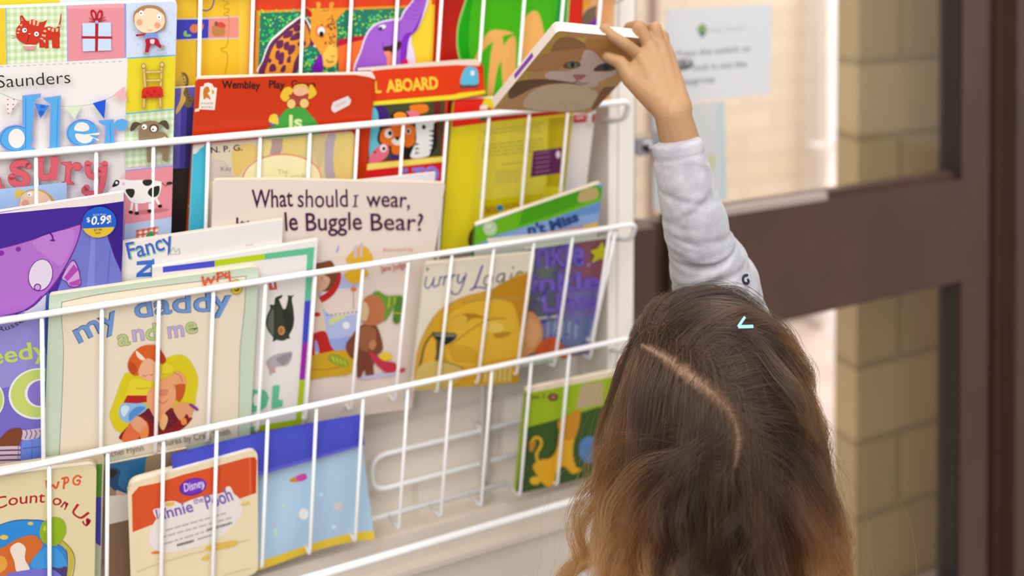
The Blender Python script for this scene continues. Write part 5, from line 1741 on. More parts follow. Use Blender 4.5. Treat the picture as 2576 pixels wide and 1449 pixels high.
# --- soft brochure folded over in the bottom pocket
def brochure():
    P = Print(unplane_pt(650, 1180, 4, .012), (1, 0, 0), (0, -.171, 1))
    root = empty('brochure', P.o)
    M = frame_matrix(P)
    root.matrix_world = M
    tag(root, 'limp light blue paper brochure with a yellow hem, its dark blue top folded forward', 'brochure', None)

    def strip(name, top, bot, bulge, cols, art=None, th=.0004, nx=24, ny=14):
        v, f, c = [], [], []
        tp, bt = catmull(top, 12), catmull(bot, 12)
        T = [tp[int(i*(len(tp)-1)/nx)] for i in range(nx+1)]
        B = [bt[int(i*(len(bt)-1)/nx)] for i in range(nx+1)]
        for s in (0, -th):
            for j in range(ny+1):
                for i in range(nx+1):
                    q = P.loc(T[i]*(1-j/ny)+B[i]*j/ny)
                    v.append((q[0], q[1], bulge(i/nx, j/ny)+s))
        n1 = (nx+1)*(ny+1)
        for j in range(ny):
            for i in range(nx):
                a = j*(nx+1)+i
                f += [(a, a+nx+1, a+nx+2, a+1), (n1+a, n1+a+1, n1+a+nx+2, n1+a+nx+1)]
                c += [lin(cols(i/nx, (j+.5)/ny))]*2
        return v, f, c

    lo = strip('sheet', [(440, 1160), (660, 1110), (905, 1062)], [(470, 1470), (640, 1432), (940, 1350)],
               lambda u, v: -.001+.004*math.sin(u*9+v*3.5)*v+.006*v*max(0, u-.7)/.3, lambda u, v: (232, 200, 60) if v > .925 else (176, 206, 232))
    hi = strip('fold', [(430, 1140), (660, 1085), (905, 1040)], [(440, 1235), (660, 1178), (912, 1106)],
               lambda u, v: .0016+.007*math.sin(min(1, v*1.1)*math.pi*.5), lambda u, v: (66, 74, 186) if v < .86 else (92, 92, 206), ny=10)
    o = link('sheet', ink_mesh('sheet', *lo), M_CARD, root, True)
    P.at(*cL)
    P.spl((206, 70, 170), [(1630, 640), (1700, 615), (1715, 655), (1650, 680)])
    P.spl((206, 140, 40), [(1575, 670), (1635, 640), (1645, 680), (1590, 685)])
    P.ell((236, 240, 244), 1690, 938, 40, 48)
    P.ell((214, 228, 240), 1830, 782, 16, 18)
    P.ell((206, 220, 190), 1525, 870, 14, 16)
    P.spl((216, 210, 210), [(1930, 870), (1960, 850), (2000, 855), (1990, 915), (1940, 912)])
    P.ell((230, 190, 170), 1982, 905, 14, 14)
    P.ell((226, 180, 190), 1450, 1025, 12, 12)
    P.spl((190, 220, 214), [(1440, 1060), (1470, 1050), (1480, 1100), (1450, 1110)])
    P.ell((230, 232, 236), 1940, 1060, 18, 16)
    pr = ink_mesh('print', [(a, b_, c_+.0085) for a, b_, c_ in P.v], P.f, P.c)
    bm = bmesh.new()
    bm.from_mesh(pr)
    for fc in bm.faces:
        fc.normal_update()
        if fc.normal.z < 0:
            fc.normal_flip()
    # lay each printed motif on the wavy sheet just below it
    sh = o.data
    from mathutils.bvhtree import BVHTree
    tree = BVHTree.FromPolygons([vv.co[:] for vv in sh.vertices], [tuple(pp.vertices) for pp in sh.polygons])
    for vv in bm.verts:
        h = tree.ray_cast(Vector((vv.co.x, vv.co.y, .05)), Vector((0, 0, -1)))
        if h[0]:
            vv.co.z = h[0].z+.00025
    bm.from_mesh(sh)
    bm.to_mesh(sh)
    sh.polygons.foreach_set('use_smooth', [True]*len(sh.polygons))
    fo = link('folded_top', ink_mesh('fold', *hi), M_CARD, root, True)
    fo['label'] = 'glossy dark blue folded-over top'
    return root


def unplane_pt(x, y, r, off):
    dx, H, dy, t = ROW[r]
    d = ray(x, y)
    k = (dy+.004+off+t*H-CAM[1])/(d[1]+t*d[2])
    return Vector(CAM+k*d)


brochure()

# --- the board book being pulled out
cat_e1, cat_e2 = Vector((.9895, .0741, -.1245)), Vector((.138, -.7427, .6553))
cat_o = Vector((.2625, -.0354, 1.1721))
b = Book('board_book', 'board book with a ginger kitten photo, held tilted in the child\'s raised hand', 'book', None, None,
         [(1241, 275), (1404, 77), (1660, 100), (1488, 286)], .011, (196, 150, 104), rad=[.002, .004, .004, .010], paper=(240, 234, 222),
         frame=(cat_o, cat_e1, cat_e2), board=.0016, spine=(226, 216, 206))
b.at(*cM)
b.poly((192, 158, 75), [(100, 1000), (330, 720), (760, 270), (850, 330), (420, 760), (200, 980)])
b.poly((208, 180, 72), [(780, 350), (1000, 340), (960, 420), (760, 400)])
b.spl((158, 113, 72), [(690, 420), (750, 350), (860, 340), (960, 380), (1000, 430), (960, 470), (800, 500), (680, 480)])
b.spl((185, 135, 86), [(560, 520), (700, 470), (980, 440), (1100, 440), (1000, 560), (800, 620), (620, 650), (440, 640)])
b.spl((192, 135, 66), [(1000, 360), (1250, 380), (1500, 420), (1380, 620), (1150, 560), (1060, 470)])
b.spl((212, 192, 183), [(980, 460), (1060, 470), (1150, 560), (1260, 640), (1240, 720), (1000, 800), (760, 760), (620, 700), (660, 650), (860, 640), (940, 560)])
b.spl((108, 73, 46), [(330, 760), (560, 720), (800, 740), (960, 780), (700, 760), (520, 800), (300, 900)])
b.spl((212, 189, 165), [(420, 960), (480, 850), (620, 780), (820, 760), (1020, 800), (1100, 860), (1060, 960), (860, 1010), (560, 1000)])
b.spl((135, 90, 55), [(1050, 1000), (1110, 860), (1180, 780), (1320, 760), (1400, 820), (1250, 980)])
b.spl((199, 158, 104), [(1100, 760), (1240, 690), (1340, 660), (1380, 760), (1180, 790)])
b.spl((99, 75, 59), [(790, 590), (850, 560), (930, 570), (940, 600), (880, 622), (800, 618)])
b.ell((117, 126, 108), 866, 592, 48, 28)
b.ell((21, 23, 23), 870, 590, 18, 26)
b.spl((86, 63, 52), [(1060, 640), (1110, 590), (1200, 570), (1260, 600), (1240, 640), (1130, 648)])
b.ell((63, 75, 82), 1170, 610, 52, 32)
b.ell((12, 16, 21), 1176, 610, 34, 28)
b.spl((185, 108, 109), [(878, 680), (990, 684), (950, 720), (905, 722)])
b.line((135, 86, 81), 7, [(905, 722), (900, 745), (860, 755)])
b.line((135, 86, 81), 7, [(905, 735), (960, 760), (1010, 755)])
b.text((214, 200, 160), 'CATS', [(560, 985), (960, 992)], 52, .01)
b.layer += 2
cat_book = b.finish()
# purple flash on the spine and the pages showing along the top
sp = MB()
w_ = [Vector(b.out[0]), Vector(b.out[1])]
p0, p1 = w_[0].lerp(w_[1], .38), w_[0].lerp(w_[1], .66)
t_ = (p1-p0).normalized()
s_ = Vector((-t_.y, t_.x))*.0009
if s_.x > 0:
    s_ = -s_
sp.add([(p0+s_).to_3d()+Vector((0, 0, -.003)), (p1+s_).to_3d()+Vector((0, 0, -.003)), (p1+s_).to_3d()+Vector((0, 0, -.008)), (p0+s_).to_3d()+Vector((0, 0, -.008)),
        (p0+s_*.5).to_3d()+Vector((0, 0, -.003)), (p1+s_*.5).to_3d()+Vector((0, 0, -.003)), (p1+s_*.5).to_3d()+Vector((0, 0, -.008)), (p0+s_*.5).to_3d()+Vector((0, 0, -.008))],
       [(0, 1, 2, 3), (4, 7, 6, 5), (0, 4, 5, 1), (1, 5, 6, 2), (2, 6, 7, 3), (3, 7, 4, 0)])
sp.build('spine_flash', new_mat('purple_ink', (120, 60, 170), .5), cat_book)


# ------------------------------------------------------------------ the child
def solid(mb, name, voxel, smooth=3, fac=.5):
    """Fuses overlapping closed shapes into one continuous surface."""
    me = mb.mesh(name)
    o = bpy.data.objects.new(name, me)
    C.objects.link(o)
    m = o.modifiers.new('fuse', 'REMESH')
    m.mode = 'VOXEL'
    m.voxel_size = voxel
    s = o.modifiers.new('soft', 'SMOOTH')
    s.factor, s.iterations = fac, smooth
    bpy.context.view_layer.update()
    out = bpy.data.meshes.new_from_object(o.evaluated_get(bpy.context.evaluated_depsgraph_get()))
    bpy.data.objects.remove(o)
    bpy.data.meshes.remove(me)
    out.name = name
    return out


HC = at_depth(1780, 1010, .80)                 # centre of the head
FWD = Vector((.10, .87, .48)).normalized()    # where the face points: up at the book
UPH = Vector((-.02, -.48, .87))
UPH = (UPH-FWD*UPH.dot(FWD)).normalized()
RGT = FWD.cross(UPH).normalized()
MH = Matrix((RGT, FWD, UPH)).transposed()
HR = (.0715, .089, .086)                       # half width, depth, height of the skull


def hp_(r, f, u):
    return HC+RGT*r+FWD*f+UPH*u


shR = at_depth(1965, 1090, .885)
elR = at_depth(1803, 722, .902)
wrR = at_depth(1692, 286, .888)
NB = Vector((.372, -.252, .812))
shL = Vector((.268, -.276, .785))
elL = Vector((.235, -.262, .625))
wrL = Vector((.245, -.190, .505))
PEL = Vector((.385, -.270, .470))

bd = MB()
bd.ball(HC, HR, MH, 32, 22)
bd.ball(hp_(0, .030, -.045), (.054, .056, .055), MH, 24, 16)           # face and jaw
bd.ball(hp_(0, .070, -.080), (.022, .018, .016), MH)                   # chin
for s in (-1, 1):
    bd.ball(hp_(s*.030, .068, -.042), (.020, .016, .020), MH)          # cheek
    bd.ball(hp_(s*.0715, -.004, -.028), (.006, .017, .026), MH)        # ear
    bd.ball(hp_(s*.074, -.010, -.022), (.006, .012, .018), MH)
bd.cone(hp_(0, .086, -.018), hp_(0, .098, -.040), .005, .0085)         # nose
bd.ball(hp_(0, .093, -.043), (.013, .008, .007), MH)
bd.ball(hp_(0, .086, -.062), (.016, .006, .0035), MH)                  # lips
bd.ball(hp_(0, .084, -.068), (.013, .006, .004), MH)
bd.cone(hp_(0, -.012, -.070), NB, .030, .036)
bd.cone(NB, Vector((NB.x, NB.y, .74)), .036, .060)
bd.cone(NB.lerp(shR, .25)-Vector((0, 0, .02)), shR, .034, .030)
bd.cone(NB.lerp(shL, .25)-Vector((0, 0, .02)), shL, .034, .030)
for i in range(7):
    t = i/6
    c = Vector((NB.x, NB.y, .745)).lerp(PEL, t)
    bd.ball(c, (.088-.012*math.sin(t*math.pi), .062+.008*t, .05))
for a, m_, e in ((shR, elR, wrR), (shL, elL, wrL)):
    bd.cone(a, m_, .029, .023)
    bd.cone(m_, m_.lerp(e, .35), .023, .0245)
    bd.cone(m_.lerp(e, .35), e.lerp(m_, .12), .0245, .0196)
    bd.cone(e.lerp(m_, .12), e, .0196, .0182)
# right hand: thumb on the cover, index over the top edge, the others curled behind
H = at_depth


def chain(pts, rad):
    for (a, ra), (b_, rb) in zip(zip(pts, rad), list(zip(pts, rad))[1:]):
        bd.cone(a, b_, ra, rb, 14)


K = dict(i=H(1612, 143, .930), m=H(1635, 122, .938), r=H(1656, 119, .944), p=H(1673, 129, .949))
chain([K['i'], H(1572, 111, .920), H(1539, 90, .918), H(1519, 70, .919)], [.0074, .0065, .0058, .0048])
chain([K['m'], H(1607, 68, .940), H(1586, 70, .956), H(1573, 84, .966)], [.0074, .0076, .0068, .0056])
chain([K['r'], H(1648, 72, .948), H(1632, 75, .963), H(1622, 90, .971)], [.0074, .0074, .0064, .0054])
chain([K['p'], H(1669, 89, .954), H(1656, 88, .966), H(1645, 100, .973)], [.0064, .0058, .0053, .0046])
wr2 = wrR
for k, r in (('i', .0098), ('m', .0100), ('r', .0098), ('p', .0090)):
    off = {'i': (-16, 0), 'm': (-5, 0), 'r': (7, 0), 'p': (18, 0)}[k]
    bd.cone(H(1688+off[0]*1.0, 272, .890), K[k], .0140, r)
bd.cone(H(1642, 208, .913), H(1660, 152, .932), .016, .012)
bd.cone(H(1672, 262, .893), H(1604, 182, .921), .0150, .0098)
TB0, TB1, TB2, TB3 = H(1655, 250, .898), H(1587, 197, .918), H(1560, 156, .922), H(1528, 143, .926)
chain([TB0, TB1, TB2, TB3], [.0155, .0098, .0072, .0058])
bd.cone(TB1, K['i'].lerp(TB1, .45), .0095, .008)
# left hand hanging
for i, (dx_, l_) in enumerate(((-.016, .030), (-.006, .036), (.005, .034), (.015, .027))):
    a = wrL+Vector((dx_*.7, .020, -.040))
    bd.cone(wrL, a, .013, .008)
    bd.cone(a, a+Vector((dx_*.2, .010, -l_*.6)), .0068, .006)
    bd.cone(a+Vector((dx_*.2, .010, -l_*.6)), a+Vector((dx_*.2, .022, -l_)), .006, .005)
bd.cone(wrL, wrL+Vector((-.020, .025, -.020)), .011, .008)
bd.cone(wrL+Vector((-.020, .025, -.020)), wrL+Vector((-.018, .036, -.040)), .0075, .0058)
feet = []
for s in (-1, 1):
    hip, kn, an = PEL+Vector((s*.045, 0, -.02)), Vector((PEL.x+s*.05, PEL.y+.012, .262)), Vector((PEL.x+s*.052, PEL.y-.005, .055))
    bd.cone(hip, kn, .052, .036)
    bd.cone(kn, kn.lerp(an, .35), .036, .036)
    bd.cone(kn.lerp(an, .35), an, .036, .024)
    bd.cone(an, an+Vector((0, .10, -.032)), .022, .017)
    feet.append((hip, kn, an))
person = link('person', solid(bd, 'body', .0014, 3), M_SKIN, None, True)
tag(person, 'person, small brown-haired child in a pale grey sweater reaching up to the rack', 'person')

# eyes
M_EYE = new_mat('eye_white', (240, 238, 236), .15)
M_IRIS = new_mat('brown_iris', (60, 38, 26), .15)
for s in (-1, 1):
    e = MB().ball(hp_(s*.029, .0735, -.012), .0095).build('eye', M_EYE, person, True)
    ir = MB().ball(hp_(s*.029, .0795, -.011), (.0045, .0045, .0045)).build('iris', M_IRIS, e, True)
# nails
M_N1, M_N2 = new_mat('pink_nail', (236, 190, 190), .2), new_mat('purple_nail_polish', (150, 110, 170), .25)


def nail(p, d, out, l, w, mat, label):
    d = Vector(d).normalized()
    out = Vector(out)
    out = (out-d*out.dot(d)).normalized()
    M = Matrix((d.cross(out), d, out)).transposed()
    o = MB().ball(Vector(p)+out*w*.86, (w, l, .0012), M, 14, 8).build('fingernail', mat, person, True)
    o['label'] = label


CV = Vector(CAM)
p = H(1521, 73, .920)
nail(p, H(1519, 71, .920)-H(1539, 91, .921), (CV-p).normalized()*.6+Vector((0, 0, .8)), .0046, .0040, M_N1, 'pink nail of the index finger')
p = H(1531, 144, .926)
nail(p, TB3-TB2, (CV-p).normalized()+Vector((-.2, 0, -.6)), .0050, .0046, M_N2, 'purple nail of the thumb')

# sweater
M_SW = new_mat('heather_grey_jersey', (186, 184, 190), .95, spec=.15)
noise_col(M_SW, (160, 158, 166), (184, 182, 188), 60, 6, .25, (1, 1, 1), 900)
M_SW.node_tree.nodes['Principled BSDF'].inputs['Sheen Weight'].default_value = .25
prof = [(1702, 356, .8735, 128), (1711, 400, .872, 134), (1722, 450, .870, 142), (1733, 500, .870, 152), (1748, 555, .871, 166), (1757, 600, .874, 164), (1766, 628, .878, 172),
        (1785, 668, .884, 200), (1800, 712, .893, 220), (1810, 758, .903, 218), (1836, 815, .912, 205), (1876, 890, .910, 200), (1925, 990, .897, 200), (1965, 1090, .886, 205)]
AX = [H(x, y, d) for x, y, d, w_ in prof]
AR = [w_/2*d/FPX for x, y, d, w_ in prof]
sw = MB()
sw.tube(AX, AR, 24)
sw.ball(shR, .042)
# sleeve of the hanging arm
sl = [shL, shL.lerp(elL, .5), elL, elL.lerp(wrL, .5), elL.lerp(wrL, .9)]
sw.tube(sl, [.043, .039, .036, .034, .030], 20)
sw.ball(shL, .043)
for t in [i/8 for i in range(9)]:
    c = Vector((NB.x, NB.y, .752)).lerp(Vector((PEL.x, PEL.y, .46)), t)
    sw.ball(c, (.100-.010*math.sin(t*math.pi), .078, .055), None, 24, 14)
for s in (shR, shL):
    sw.cone(Vector((NB.x, NB.y, .775)), s, .050, .041)
sw.tube([NB+Vector((0, 0, .004)), NB+Vector((0, .001, -.03))], [.043, .052], 24)
sme = solid(sw, 'sweater', .0024, 4)
# soft folds along the raised sleeve
A_ = np.array([tuple(p_) for p_ in AX])
V = np.zeros(len(sme.vertices)*3)
N_ = np.zeros(len(sme.vertices)*3)
sme.vertices.foreach_get('co', V)
sme.vertices.foreach_get('normal', N_)
V, N_ = V.reshape(-1, 3), N_.reshape(-1, 3)
best = np.full(len(V), 9.0)
par = np.zeros(len(V))
axp = np.zeros_like(V)
for i in range(len(A_)-1):
    d = A_[i+1]-A_[i]
    t = np.clip(((V-A_[i])@d)/(d@d), 0, 1)
    q = A_[i]+t[:, None]*d
    r = np.linalg.norm(V-q, axis=1)
    m = r < best
    best[m], par[m], axp[m] = r[m], (i+t)[m], q[m]
rel = V-axp
vw = np.array(CAM)-A_[6]
vw /= np.linalg.norm(vw)
ax_ = A_[8]-A_[2]
ax_ /= np.linalg.norm(ax_)
e_s = np.cross(ax_, vw)
e_s /= np.linalg.norm(e_s)
phi = np.arctan2(rel@vw, rel@e_s)
disp = np.zeros(len(V))
rf = random.Random(12)
FOLDS = [(2.6, .5, 1.2, .16, -.0016), (3.1, -.4, 1.8, .20, -.0018), (3.7, .3, .8, .18, -.0012), (4.5, .4, 2.0, .2, -.0014), (5.15, .5, 1.4, .22, .0016), (5.75, .25, 1.7, .22, -.0042), (6.3, -.2, 1.2, .25, .0030),
         (6.9, .5, 2.4, .2, -.0026), (7.3, .4, .9, .25, .0022), (7.9, -.5, 1.8, .22, -.0028), (8.5, .35, 1.0, .25, .0020), (9.1, .5, 2.2, .22, -.0024), (9.7, -.3, 1.4, .25, .002)]
for s0, kk, p0_, wd, am in FOLDS:
    dphi = (phi-p0_+math.pi) % (2*math.pi)-math.pi
    c0 = s0+kk*np.sin(dphi)
    disp += am*np.exp(-((par-c0)/wd)**2)*np.exp(-(dphi/1.5)**2)
for i in range(40):
    s0, p0_, kk = rf.uniform(1, 11), rf.uniform(-.5, 3.6), rf.uniform(-.8, .8)
    dphi = (phi-p0_+math.pi) % (2*math.pi)-math.pi
    disp += rf.uniform(-.0013, .0011)*np.exp(-((par-s0-kk*dphi)/rf.uniform(.1, .22))**2)*np.exp(-(dphi/.6)**2)
disp += np.where(par < .9, .0010, 0)*np.exp(-((par-.75)/.1)**2)*-1.2
disp[(best > .062) | (par > 12.5)] = 0
V2 = V+N_*disp[:, None]
sme.vertices.foreach_set('co', V2.ravel())
sme.update()
sweater = link('sweater', sme, M_SW, person, True)
from mathutils.bvhtree import BVHTree
TSW = BVHTree.FromPolygons([tuple(x) for x in V2], [tuple(p_.vertices) for p_ in sme.polygons])


def on_sweater(x, y, off=.0006):
    d = Vector(ray(x, y)).normalized()
    h = TSW.ray_cast(CV, d)
    return (h[0]-d*off) if h[0] else H(x, y, .8)


mk = MB()
for q in ([(1880, 692), (1872, 694), (1869, 702), (1872, 711), (1880, 713)], [(1880, 702), (1883, 708), (1880, 713)]):
    mk.tube([on_sweater(*p_) for p_ in catmull(q, 4)], .0013, 8)
mk.build('sleeve_mark', new_mat('navy_thread', (24, 26, 44), .8), sweater, True)
bt = MB()
p = on_sweater(1664, 1424, .002)
bt.ball(p, (.0052, .0052, .0052))
bt.ball(on_sweater(1659, 1441, .002), .0048)
bt.build('dark_button', new_mat('dark_button', (46, 44, 44), .35), sweater, True)
MB().ball(on_sweater(1676, 1440, .003), .0050).build('gold_button', new_mat('gold_metal', (226, 170, 60), .25, 1.0), sweater, True)
# trousers and shoes, out of the frame but real
tr = MB()
for hip, kn, an in feet:
    tr.cone(hip, kn, .062, .046)
    tr.cone(kn, an+Vector((0, 0, .02)), .046, .038)
tr.ball(PEL, (.092, .076, .06))
link('trousers', solid(tr, 'trousers', .004, 4), new_mat('navy_cotton', (52, 58, 84), .9), person, True)
for hip, kn, an in feet:
    s = MB().ball(Vector((an.x, an.y-.005, .035)), (.032, .035, .035)).ball(Vector((an.x, an.y+.075, .028)), (.034, .055, .028)).ball(Vector((an.x, an.y+.03, .034)), (.031, .06, .034))
    link('shoe', solid(s, 'shoe', .003, 2), new_mat('white_shoe', (226, 224, 222), .6), person, True)

# ---- hair: combed from the parting, falling over head and shoulders in wavy locks
rg = np.random.default_rng(7)
hc = np.array(HC)
MHn = np.array([[MH[i][j] for j in range(3)] for i in range(3)])   # columns right, forward, up
rad = np.array(HR)+.0015


def to_h(p):
    return (p-hc)@MHn


def to_w(q):
    return hc+q@MHn.T


def head_hit(x, y, grow=0.0):
    d = ray(x, y)
    d = d/np.linalg.norm(d)
    o, dd = to_h(CAM)/(rad+grow), (d@MHn)/(rad+grow)
    a, b_, c = dd@dd, o@dd, o@o-1
    disc = b_*b_-a*c
    t = (-b_-math.sqrt(max(disc, 0)))/a
    return CAM+d*t


PART = np.array([head_hit(x, y) for x, y in catmull([(1612, 868), (1650, 886), (1700, 918), (1760, 962), (1805, 1000), (1846, 1052), (1856, 1110), (1846, 1180)], 14)])


def sim(roots, n=42, step=.0080, wild=0.0, lift=.0, lens=None, lock=None):
    m = len(roots)
    d2 = ((roots[:, None, :]-PART[None])**2).sum(2)
    near = d2.argmin(1)
    nv = to_h(roots)/rad**2
    nv = nv@MHn.T
    nv /= np.linalg.norm(nv, axis=1)[:, None]
    tang = np.gradient(PART, axis=0)
    tang /= np.linalg.norm(tang, axis=1)[:, None]
    d = roots-PART[near]
    side = np.cross(tang[near], nv)
    sgn = np.sign((d*side).sum(1))
    sgn[sgn == 0] = 1
    d = d/np.maximum(np.linalg.norm(d, axis=1), 1e-6)[:, None]
    endp = (near <= 2) | (near >= len(PART)-3)
    v = side*sgn[:, None]*np.where(near >= len(PART)-3, .0, .8)[:, None]+d*np.where(endp, 1.6, .35)[:, None]
    v += tang[near]*np.where(sgn > 0, .30, .42)[:, None]*np.where(endp, .2, 1.0)[:, None]
    v += rg.normal(0, .05+wild, v.shape)
    if lock is not None:
        v += rg.normal(0, .20, (NL, 3))[lock]
    v -= nv*(v*nv).sum(1)[:, None]
    v /= np.linalg.norm(v, axis=1)[:, None]
    v += nv*(.10+lift)
    P = [roots.copy()]
    p = roots.copy()
    thick = rg.uniform(.001, .0110, m) if lock is None else (rg.uniform(0, 1, NL)**1.3*.0115)[lock]+rg.uniform(.0005, .003, m)
    g = np.array([0, 0, -1.0])
    outw = roots-hc
    outw[:, 2] = 0
    outw /= np.maximum(np.linalg.norm(outw, axis=1), 1e-6)[:, None]
    ls = np.ones(m) if lens is None else lens
    for i in range(n):
        t = i/n
        gw = .065+.13*min(1, t*2.0)
        v = v*(1-gw)+g*gw*(1-.25*wild)+outw*(.0 if t < .3 else .014)
        v += rg.normal(0, .012+wild*.10, v.shape)
        v /= np.linalg.norm(v, axis=1)[:, None]
        q = p+v*step*ls[:, None]
        th = thick*min(1, .25+t*2.6)
        h = to_h(q)/(rad+th[:, None])
        L = np.linalg.norm(h, axis=1)
        ins = L < 1
        if ins.any():
            hq = h[ins]/L[ins][:, None]*(rad+th[ins][:, None])
            q[ins] = to_w(hq)
        if t < .6:
            far = L > 1
            hq = h[far]/L[far][:, None]*(rad+th[far][:, None])
            nz = (h[far]/L[far][:, None]/rad)@MHn.T
            nz = nz[:, 2]/np.linalg.norm(nz, axis=1)
            k = (.5*(1-t/.6)*np.clip((nz-.05)/.35, 0, 1))[:, None]
            q[far] = q[far]*(1-k)+to_w(hq)*k
        # rest on the shoulders, back and raised arm
        for a, b_, r in CAPS:
            ab = b_-a
            tt = np.clip(((q-a)@ab)/(ab@ab), 0, 1)
            cc = a+tt[:, None]*ab
            dd = q-cc
            LL = np.linalg.norm(dd, axis=1)
            ins = LL < r
            if ins.any():
                q[ins] = cc[ins]+dd[ins]/np.maximum(LL[ins], 1e-6)[:, None]*r
        nv_ = q-p
        v = nv_/np.maximum(np.linalg.norm(nv_, axis=1), 1e-9)[:, None]
        p = q
        P.append(p.copy())
    return np.stack(P, 1)


CAPS = [(np.array(NB), np.array(shL), .046), (np.array([NB.x, NB.y+.012, .74]), np.array([PEL.x, PEL.y+.012, .5]), .080), (np.array(NB), np.array(shR)*.9+np.array(NB)*.1, .042)]


def scalp(n):
    out = []
    while len(out) < n:
        q = rg.normal(size=(n*3, 3))
        q /= np.linalg.norm(q, axis=1)[:, None]
        face = np.array([0, .93, -.36])
        ok = (q@face < math.cos(math.radians(54))) & (q[:, 2] > -.72) & ~((np.abs(q[:, 0]) > .8) & (q[:, 2] < -.1) & (q[:, 1] > -.1))
        out += list(q[ok])
    q = np.array(out[:n])
    return to_w(q*rad)


NG, NC, NL = 1100, 15, 190
gr = scalp(NG)
GL = rg.uniform(.80, 1.04, NG)
lk_ = rg.choice(NG, NL, replace=False)
own = (((gr[:, None]-gr[lk_][None])**2).sum(2)).argmin(1)
GL = GL*rg.uniform(.82, 1.0, NL)[own]
G = sim(gr, lens=GL, lock=own)
npt = G.shape[1]
tt = np.linspace(0, 1, npt)
# strands gather into locks, and each lock waves more towards its tip
Lk = G[lk_][own]
gat = .86*np.clip((tt-.05)/.60, 0, 1)**.8
G = G+(Lk-G)*gat[None, :, None]*rg.choice([1.0, 1.0, .97, .9, .7], NG)[:, None, None]
ph, fr_, am = rg.uniform(0, 6.28, NL)[own], rg.uniform(2.6, 6.0, NL)[own], rg.uniform(.0020, .0098, NL)[own]
ph = ph+rg.normal(0, .35, NG)
tan = np.gradient(G, axis=1)
tan /= np.maximum(np.linalg.norm(tan, axis=2), 1e-9)[:, :, None]
s1 = np.cross(tan, np.array(CAM)-hc)
s1 /= np.maximum(np.linalg.norm(s1, axis=2), 1e-6)[:, :, None]
s2 = np.cross(tan, s1)
env = np.clip((tt-.10)/.50, 0, 1.3)
arg = ph[:, None]+fr_[:, None]*2*np.pi*tt[None]
G = G+s1*(am[:, None]*env*np.sin(arg))[:, :, None]+s2*(am[:, None]*env*np.cos(arg))[:, :, None]
off = rg.normal(0, 1, (NG, NC, 3))
nvG = to_h(gr)/rad**2 @ MHn.T
nvG /= np.linalg.norm(nvG, axis=1)[:, None]
off -= nvG[:, None, :]*(off*nvG[:, None, :]).sum(2)[:, :, None]
off *= .0046
spread = (1-.62*np.clip(tt*1.3, 0, 1))
ch = G[:, None]+off[:, :, None, :]*spread[None, None, :, None]
jit = rg.normal(0, 1, (NG, NC, 1, 3))*.0022*(tt**1.2)[None, None, :, None]
w1 = rg.uniform(0, 6.28, (NG, NC, 1))
wob = np.stack([np.sin(w1+tt*rg.uniform(6, 16, (NG, NC, 1))), np.cos(w1*1.7+tt*rg.uniform(6, 16, (NG, NC, 1))), np.sin(w1*2.3+tt*rg.uniform(6, 14, (NG, NC, 1)))], 3)*.0010*(tt**.8)[None, None, :, None]
ch = ch+jit+wob
# children start on the scalp again, and keep clear of the parting side
ch0 = to_h(ch[:, :, 0, :])/rad
ch0 /= np.linalg.norm(ch0, axis=2)[:, :, None]
ch[:, :, 0, :] = to_w(ch0*rad)
ST = ch.reshape(-1, npt, 3)
# loose single hairs
NF = 900
FR = sim(scalp(NF), wild=.34, lift=.25, lens=rg.uniform(.5, 1.05, NF))
arg = rg.uniform(0, 6.28, NF)[:, None]+rg.uniform(1.5, 4.5, NF)[:, None]*2*np.pi*tt[None]
FR[:, :, 0] += .006*(tt**1.2)*np.sin(arg)
FR[:, :, 2] += .005*(tt**1.2)*np.cos(arg)
# short new hairs along the parting
NS = 1100
bi = rg.integers(2, len(PART)-1, NS)
pr = PART[bi]+rg.normal(0, .0024, (NS, 3))
hq = to_h(pr)/rad
hq /= np.linalg.norm(hq, axis=1)[:, None]
SHT = sim(to_w(hq*rad), wild=.25, lift=.5, lens=rg.uniform(.06, .26, NS))
ALL = np.concatenate([ST, FR, SHT])
# keep hair out of the skull
hh = to_h(ALL.reshape(-1, 3))
L = np.linalg.norm(hh/(rad+.0004), axis=1)
ins = L < 1
hh[ins] /= L[ins][:, None]
ALL = to_w(hh).reshape(ALL.shape)
nh = len(ALL)
hd = bpy.data.hair_curves.new('hair')
hd.add_curves([npt]*nh)
hd.attributes['position'].data.foreach_set('vector', ALL.astype(np.float32).ravel())
ra = hd.attributes.get('radius') or hd.attributes.new('radius', 'FLOAT', 'POINT')
rr = np.full((nh, npt), .000095)
rr[len(ST):] = .00006
rr *= (1-.55*tt**3)[None]
ra.data.foreach_set('value', rr.astype(np.float32).ravel())
tone = np.full(nh, .5)
tone[:len(ST)] = np.repeat(rg.uniform(0, 1, NL)[own], NC)
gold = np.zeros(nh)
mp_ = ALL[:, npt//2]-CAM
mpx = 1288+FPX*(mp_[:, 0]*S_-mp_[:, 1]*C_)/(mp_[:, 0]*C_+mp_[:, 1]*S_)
gold = np.interp(mpx, [1450, 1600, 1720, 1860, 1980, 2100], [.30, .18, -.10, -.20, .0, .16])+rg.normal(0, .09, nh)  # golden strands by side; light on the left hair is put in too
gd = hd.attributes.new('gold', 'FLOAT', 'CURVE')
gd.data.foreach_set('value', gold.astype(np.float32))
tn = hd.attributes.new('tone', 'FLOAT', 'CURVE')
tn.data.foreach_set('value', tone.astype(np.float32))
M_HAIR = bpy.data.materials.new('brown_hair')
M_HAIR.use_nodes = True
nt = M_HAIR.node_tree
nt.nodes.clear()
ho = nt.nodes.new('ShaderNodeOutputMaterial')
hb = nt.nodes.new('ShaderNodeBsdfHairPrincipled')
hb.parametrization = 'COLOR'
hb.inputs['Roughness'].default_value = .28
hb.inputs['Radial Roughness'].default_value = .45
hi = nt.nodes.new('ShaderNodeHairInfo')
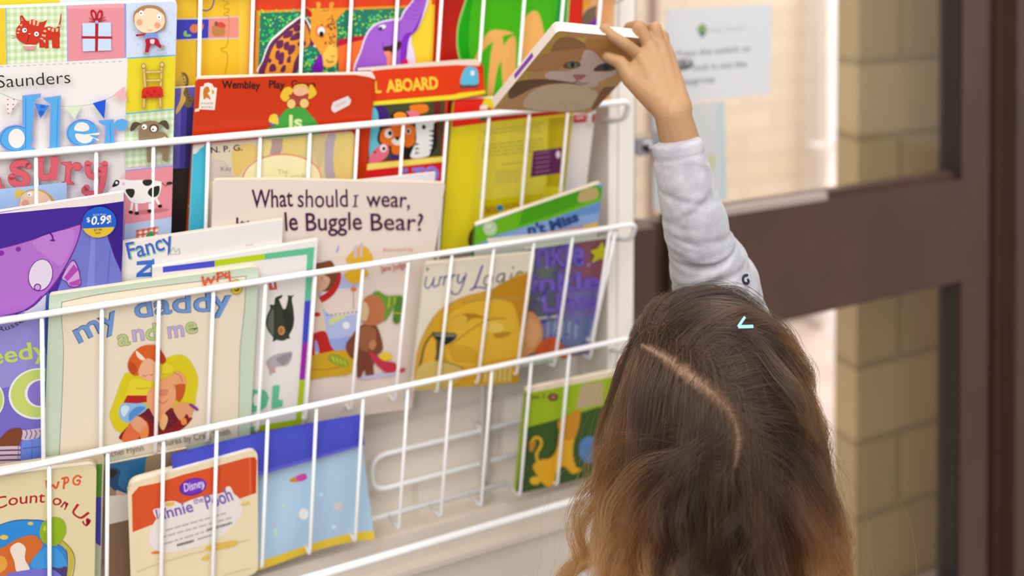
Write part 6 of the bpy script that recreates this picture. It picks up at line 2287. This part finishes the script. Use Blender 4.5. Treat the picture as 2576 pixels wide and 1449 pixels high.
r1 = nt.nodes.new('ShaderNodeValToRGB')
r1.color_ramp.elements[0].position, r1.color_ramp.elements[0].color = 0.0, lin((40, 26, 17))
r1.color_ramp.elements[1].position, r1.color_ramp.elements[1].color = .80, lin((138, 84, 40))
e_ = r1.color_ramp.elements.new(.38)
e_.color = lin((38, 22, 12))
ga = nt.nodes.new('ShaderNodeAttribute')
ga.attribute_name = 'gold'
gm = nt.nodes.new('ShaderNodeMath')
gm.operation = 'ADD'
nt.links.new(hi.outputs['Intercept'], gm.inputs[0])
nt.links.new(ga.outputs['Fac'], gm.inputs[1])
nt.links.new(gm.outputs[0], r1.inputs['Fac'])
mv = nt.nodes.new('ShaderNodeHueSaturation')
mr = nt.nodes.new('ShaderNodeMapRange')
mr.inputs['To Min'].default_value, mr.inputs['To Max'].default_value = .5, 1.6
nt.links.new(hi.outputs['Random'], mr.inputs['Value'])
ta = nt.nodes.new('ShaderNodeAttribute')
ta.attribute_name = 'tone'
m2 = nt.nodes.new('ShaderNodeMapRange')
m2.inputs['To Min'].default_value, m2.inputs['To Max'].default_value = .26, 2.0
nt.links.new(ta.outputs['Fac'], m2.inputs['Value'])
mm = nt.nodes.new('ShaderNodeMath')
mm.operation = 'MULTIPLY'
nt.links.new(mr.outputs['Result'], mm.inputs[0])
nt.links.new(m2.outputs['Result'], mm.inputs[1])
nt.links.new(mm.outputs[0], mv.inputs['Value'])
nt.links.new(r1.outputs['Color'], mv.inputs['Color'])
nt.links.new(mv.outputs['Color'], hb.inputs['Color'])
nt.links.new(hb.outputs[0], ho.inputs[0])
hd.materials.append(M_HAIR)
hair = bpy.data.objects.new('hair', hd)
C.objects.link(hair)
hair.parent = person
hair['label'] = 'shoulder-length wavy brown hair with a parting'

# scalp colour: dark roots plus painted-in shade of the hair, paler along the parting
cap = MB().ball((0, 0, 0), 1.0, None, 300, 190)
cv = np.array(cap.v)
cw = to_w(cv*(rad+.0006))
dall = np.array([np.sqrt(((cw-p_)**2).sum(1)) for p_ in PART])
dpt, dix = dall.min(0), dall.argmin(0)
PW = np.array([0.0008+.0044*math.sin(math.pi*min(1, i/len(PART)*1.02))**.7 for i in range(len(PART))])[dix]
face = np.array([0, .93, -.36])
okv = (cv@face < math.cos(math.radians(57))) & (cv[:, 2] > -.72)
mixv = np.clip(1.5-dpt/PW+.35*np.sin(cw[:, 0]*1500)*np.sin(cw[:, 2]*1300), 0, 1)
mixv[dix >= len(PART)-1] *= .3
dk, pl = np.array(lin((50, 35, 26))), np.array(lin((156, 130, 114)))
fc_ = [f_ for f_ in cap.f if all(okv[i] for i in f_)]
me = ink_mesh('shaded_hair_roots', [tuple(p_) for p_ in cw], fc_, [tuple(dk+(pl-dk)*float(np.mean([mixv[i] for i in f_]))) for f_ in fc_])
M_ROOT = new_mat('shaded_hair_roots', (58, 42, 32), .75, spec=.15)
_nt = M_ROOT.node_tree
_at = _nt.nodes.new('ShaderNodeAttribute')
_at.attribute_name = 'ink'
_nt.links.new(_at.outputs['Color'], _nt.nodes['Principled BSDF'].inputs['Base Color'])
ro = link('shaded_hair_roots', me, M_ROOT, hair, True)

# aqua snap clip in the hair
M_CLIP = new_mat('aqua_clip', (150, 222, 226), .3)
cl = MB()
P0, P1, P2 = [Vector(head_hit(x, y, .014)) for x, y in ((1857, 822), (1874, 797), (1895, 821))]
dv = (CV-P0).normalized()*.003
for a, b_ in ((P0, P1), (P0, P2)):
    a, b_ = a+dv, b_+dv
    n_ = (b_-a).normalized().cross(dv.normalized())*.0014
    z_ = dv.normalized()*.0006
    cl.add([a+n_-z_, b_+n_-z_, b_-n_-z_, a-n_-z_, a+n_+z_, b_+n_+z_, b_-n_+z_, a-n_+z_], [(0, 1, 2, 3), (4, 7, 6, 5), (0, 4, 5, 1), (1, 5, 6, 2), (2, 6, 7, 3), (3, 7, 4, 0)])
cl.build('hair_clip', M_CLIP, person)
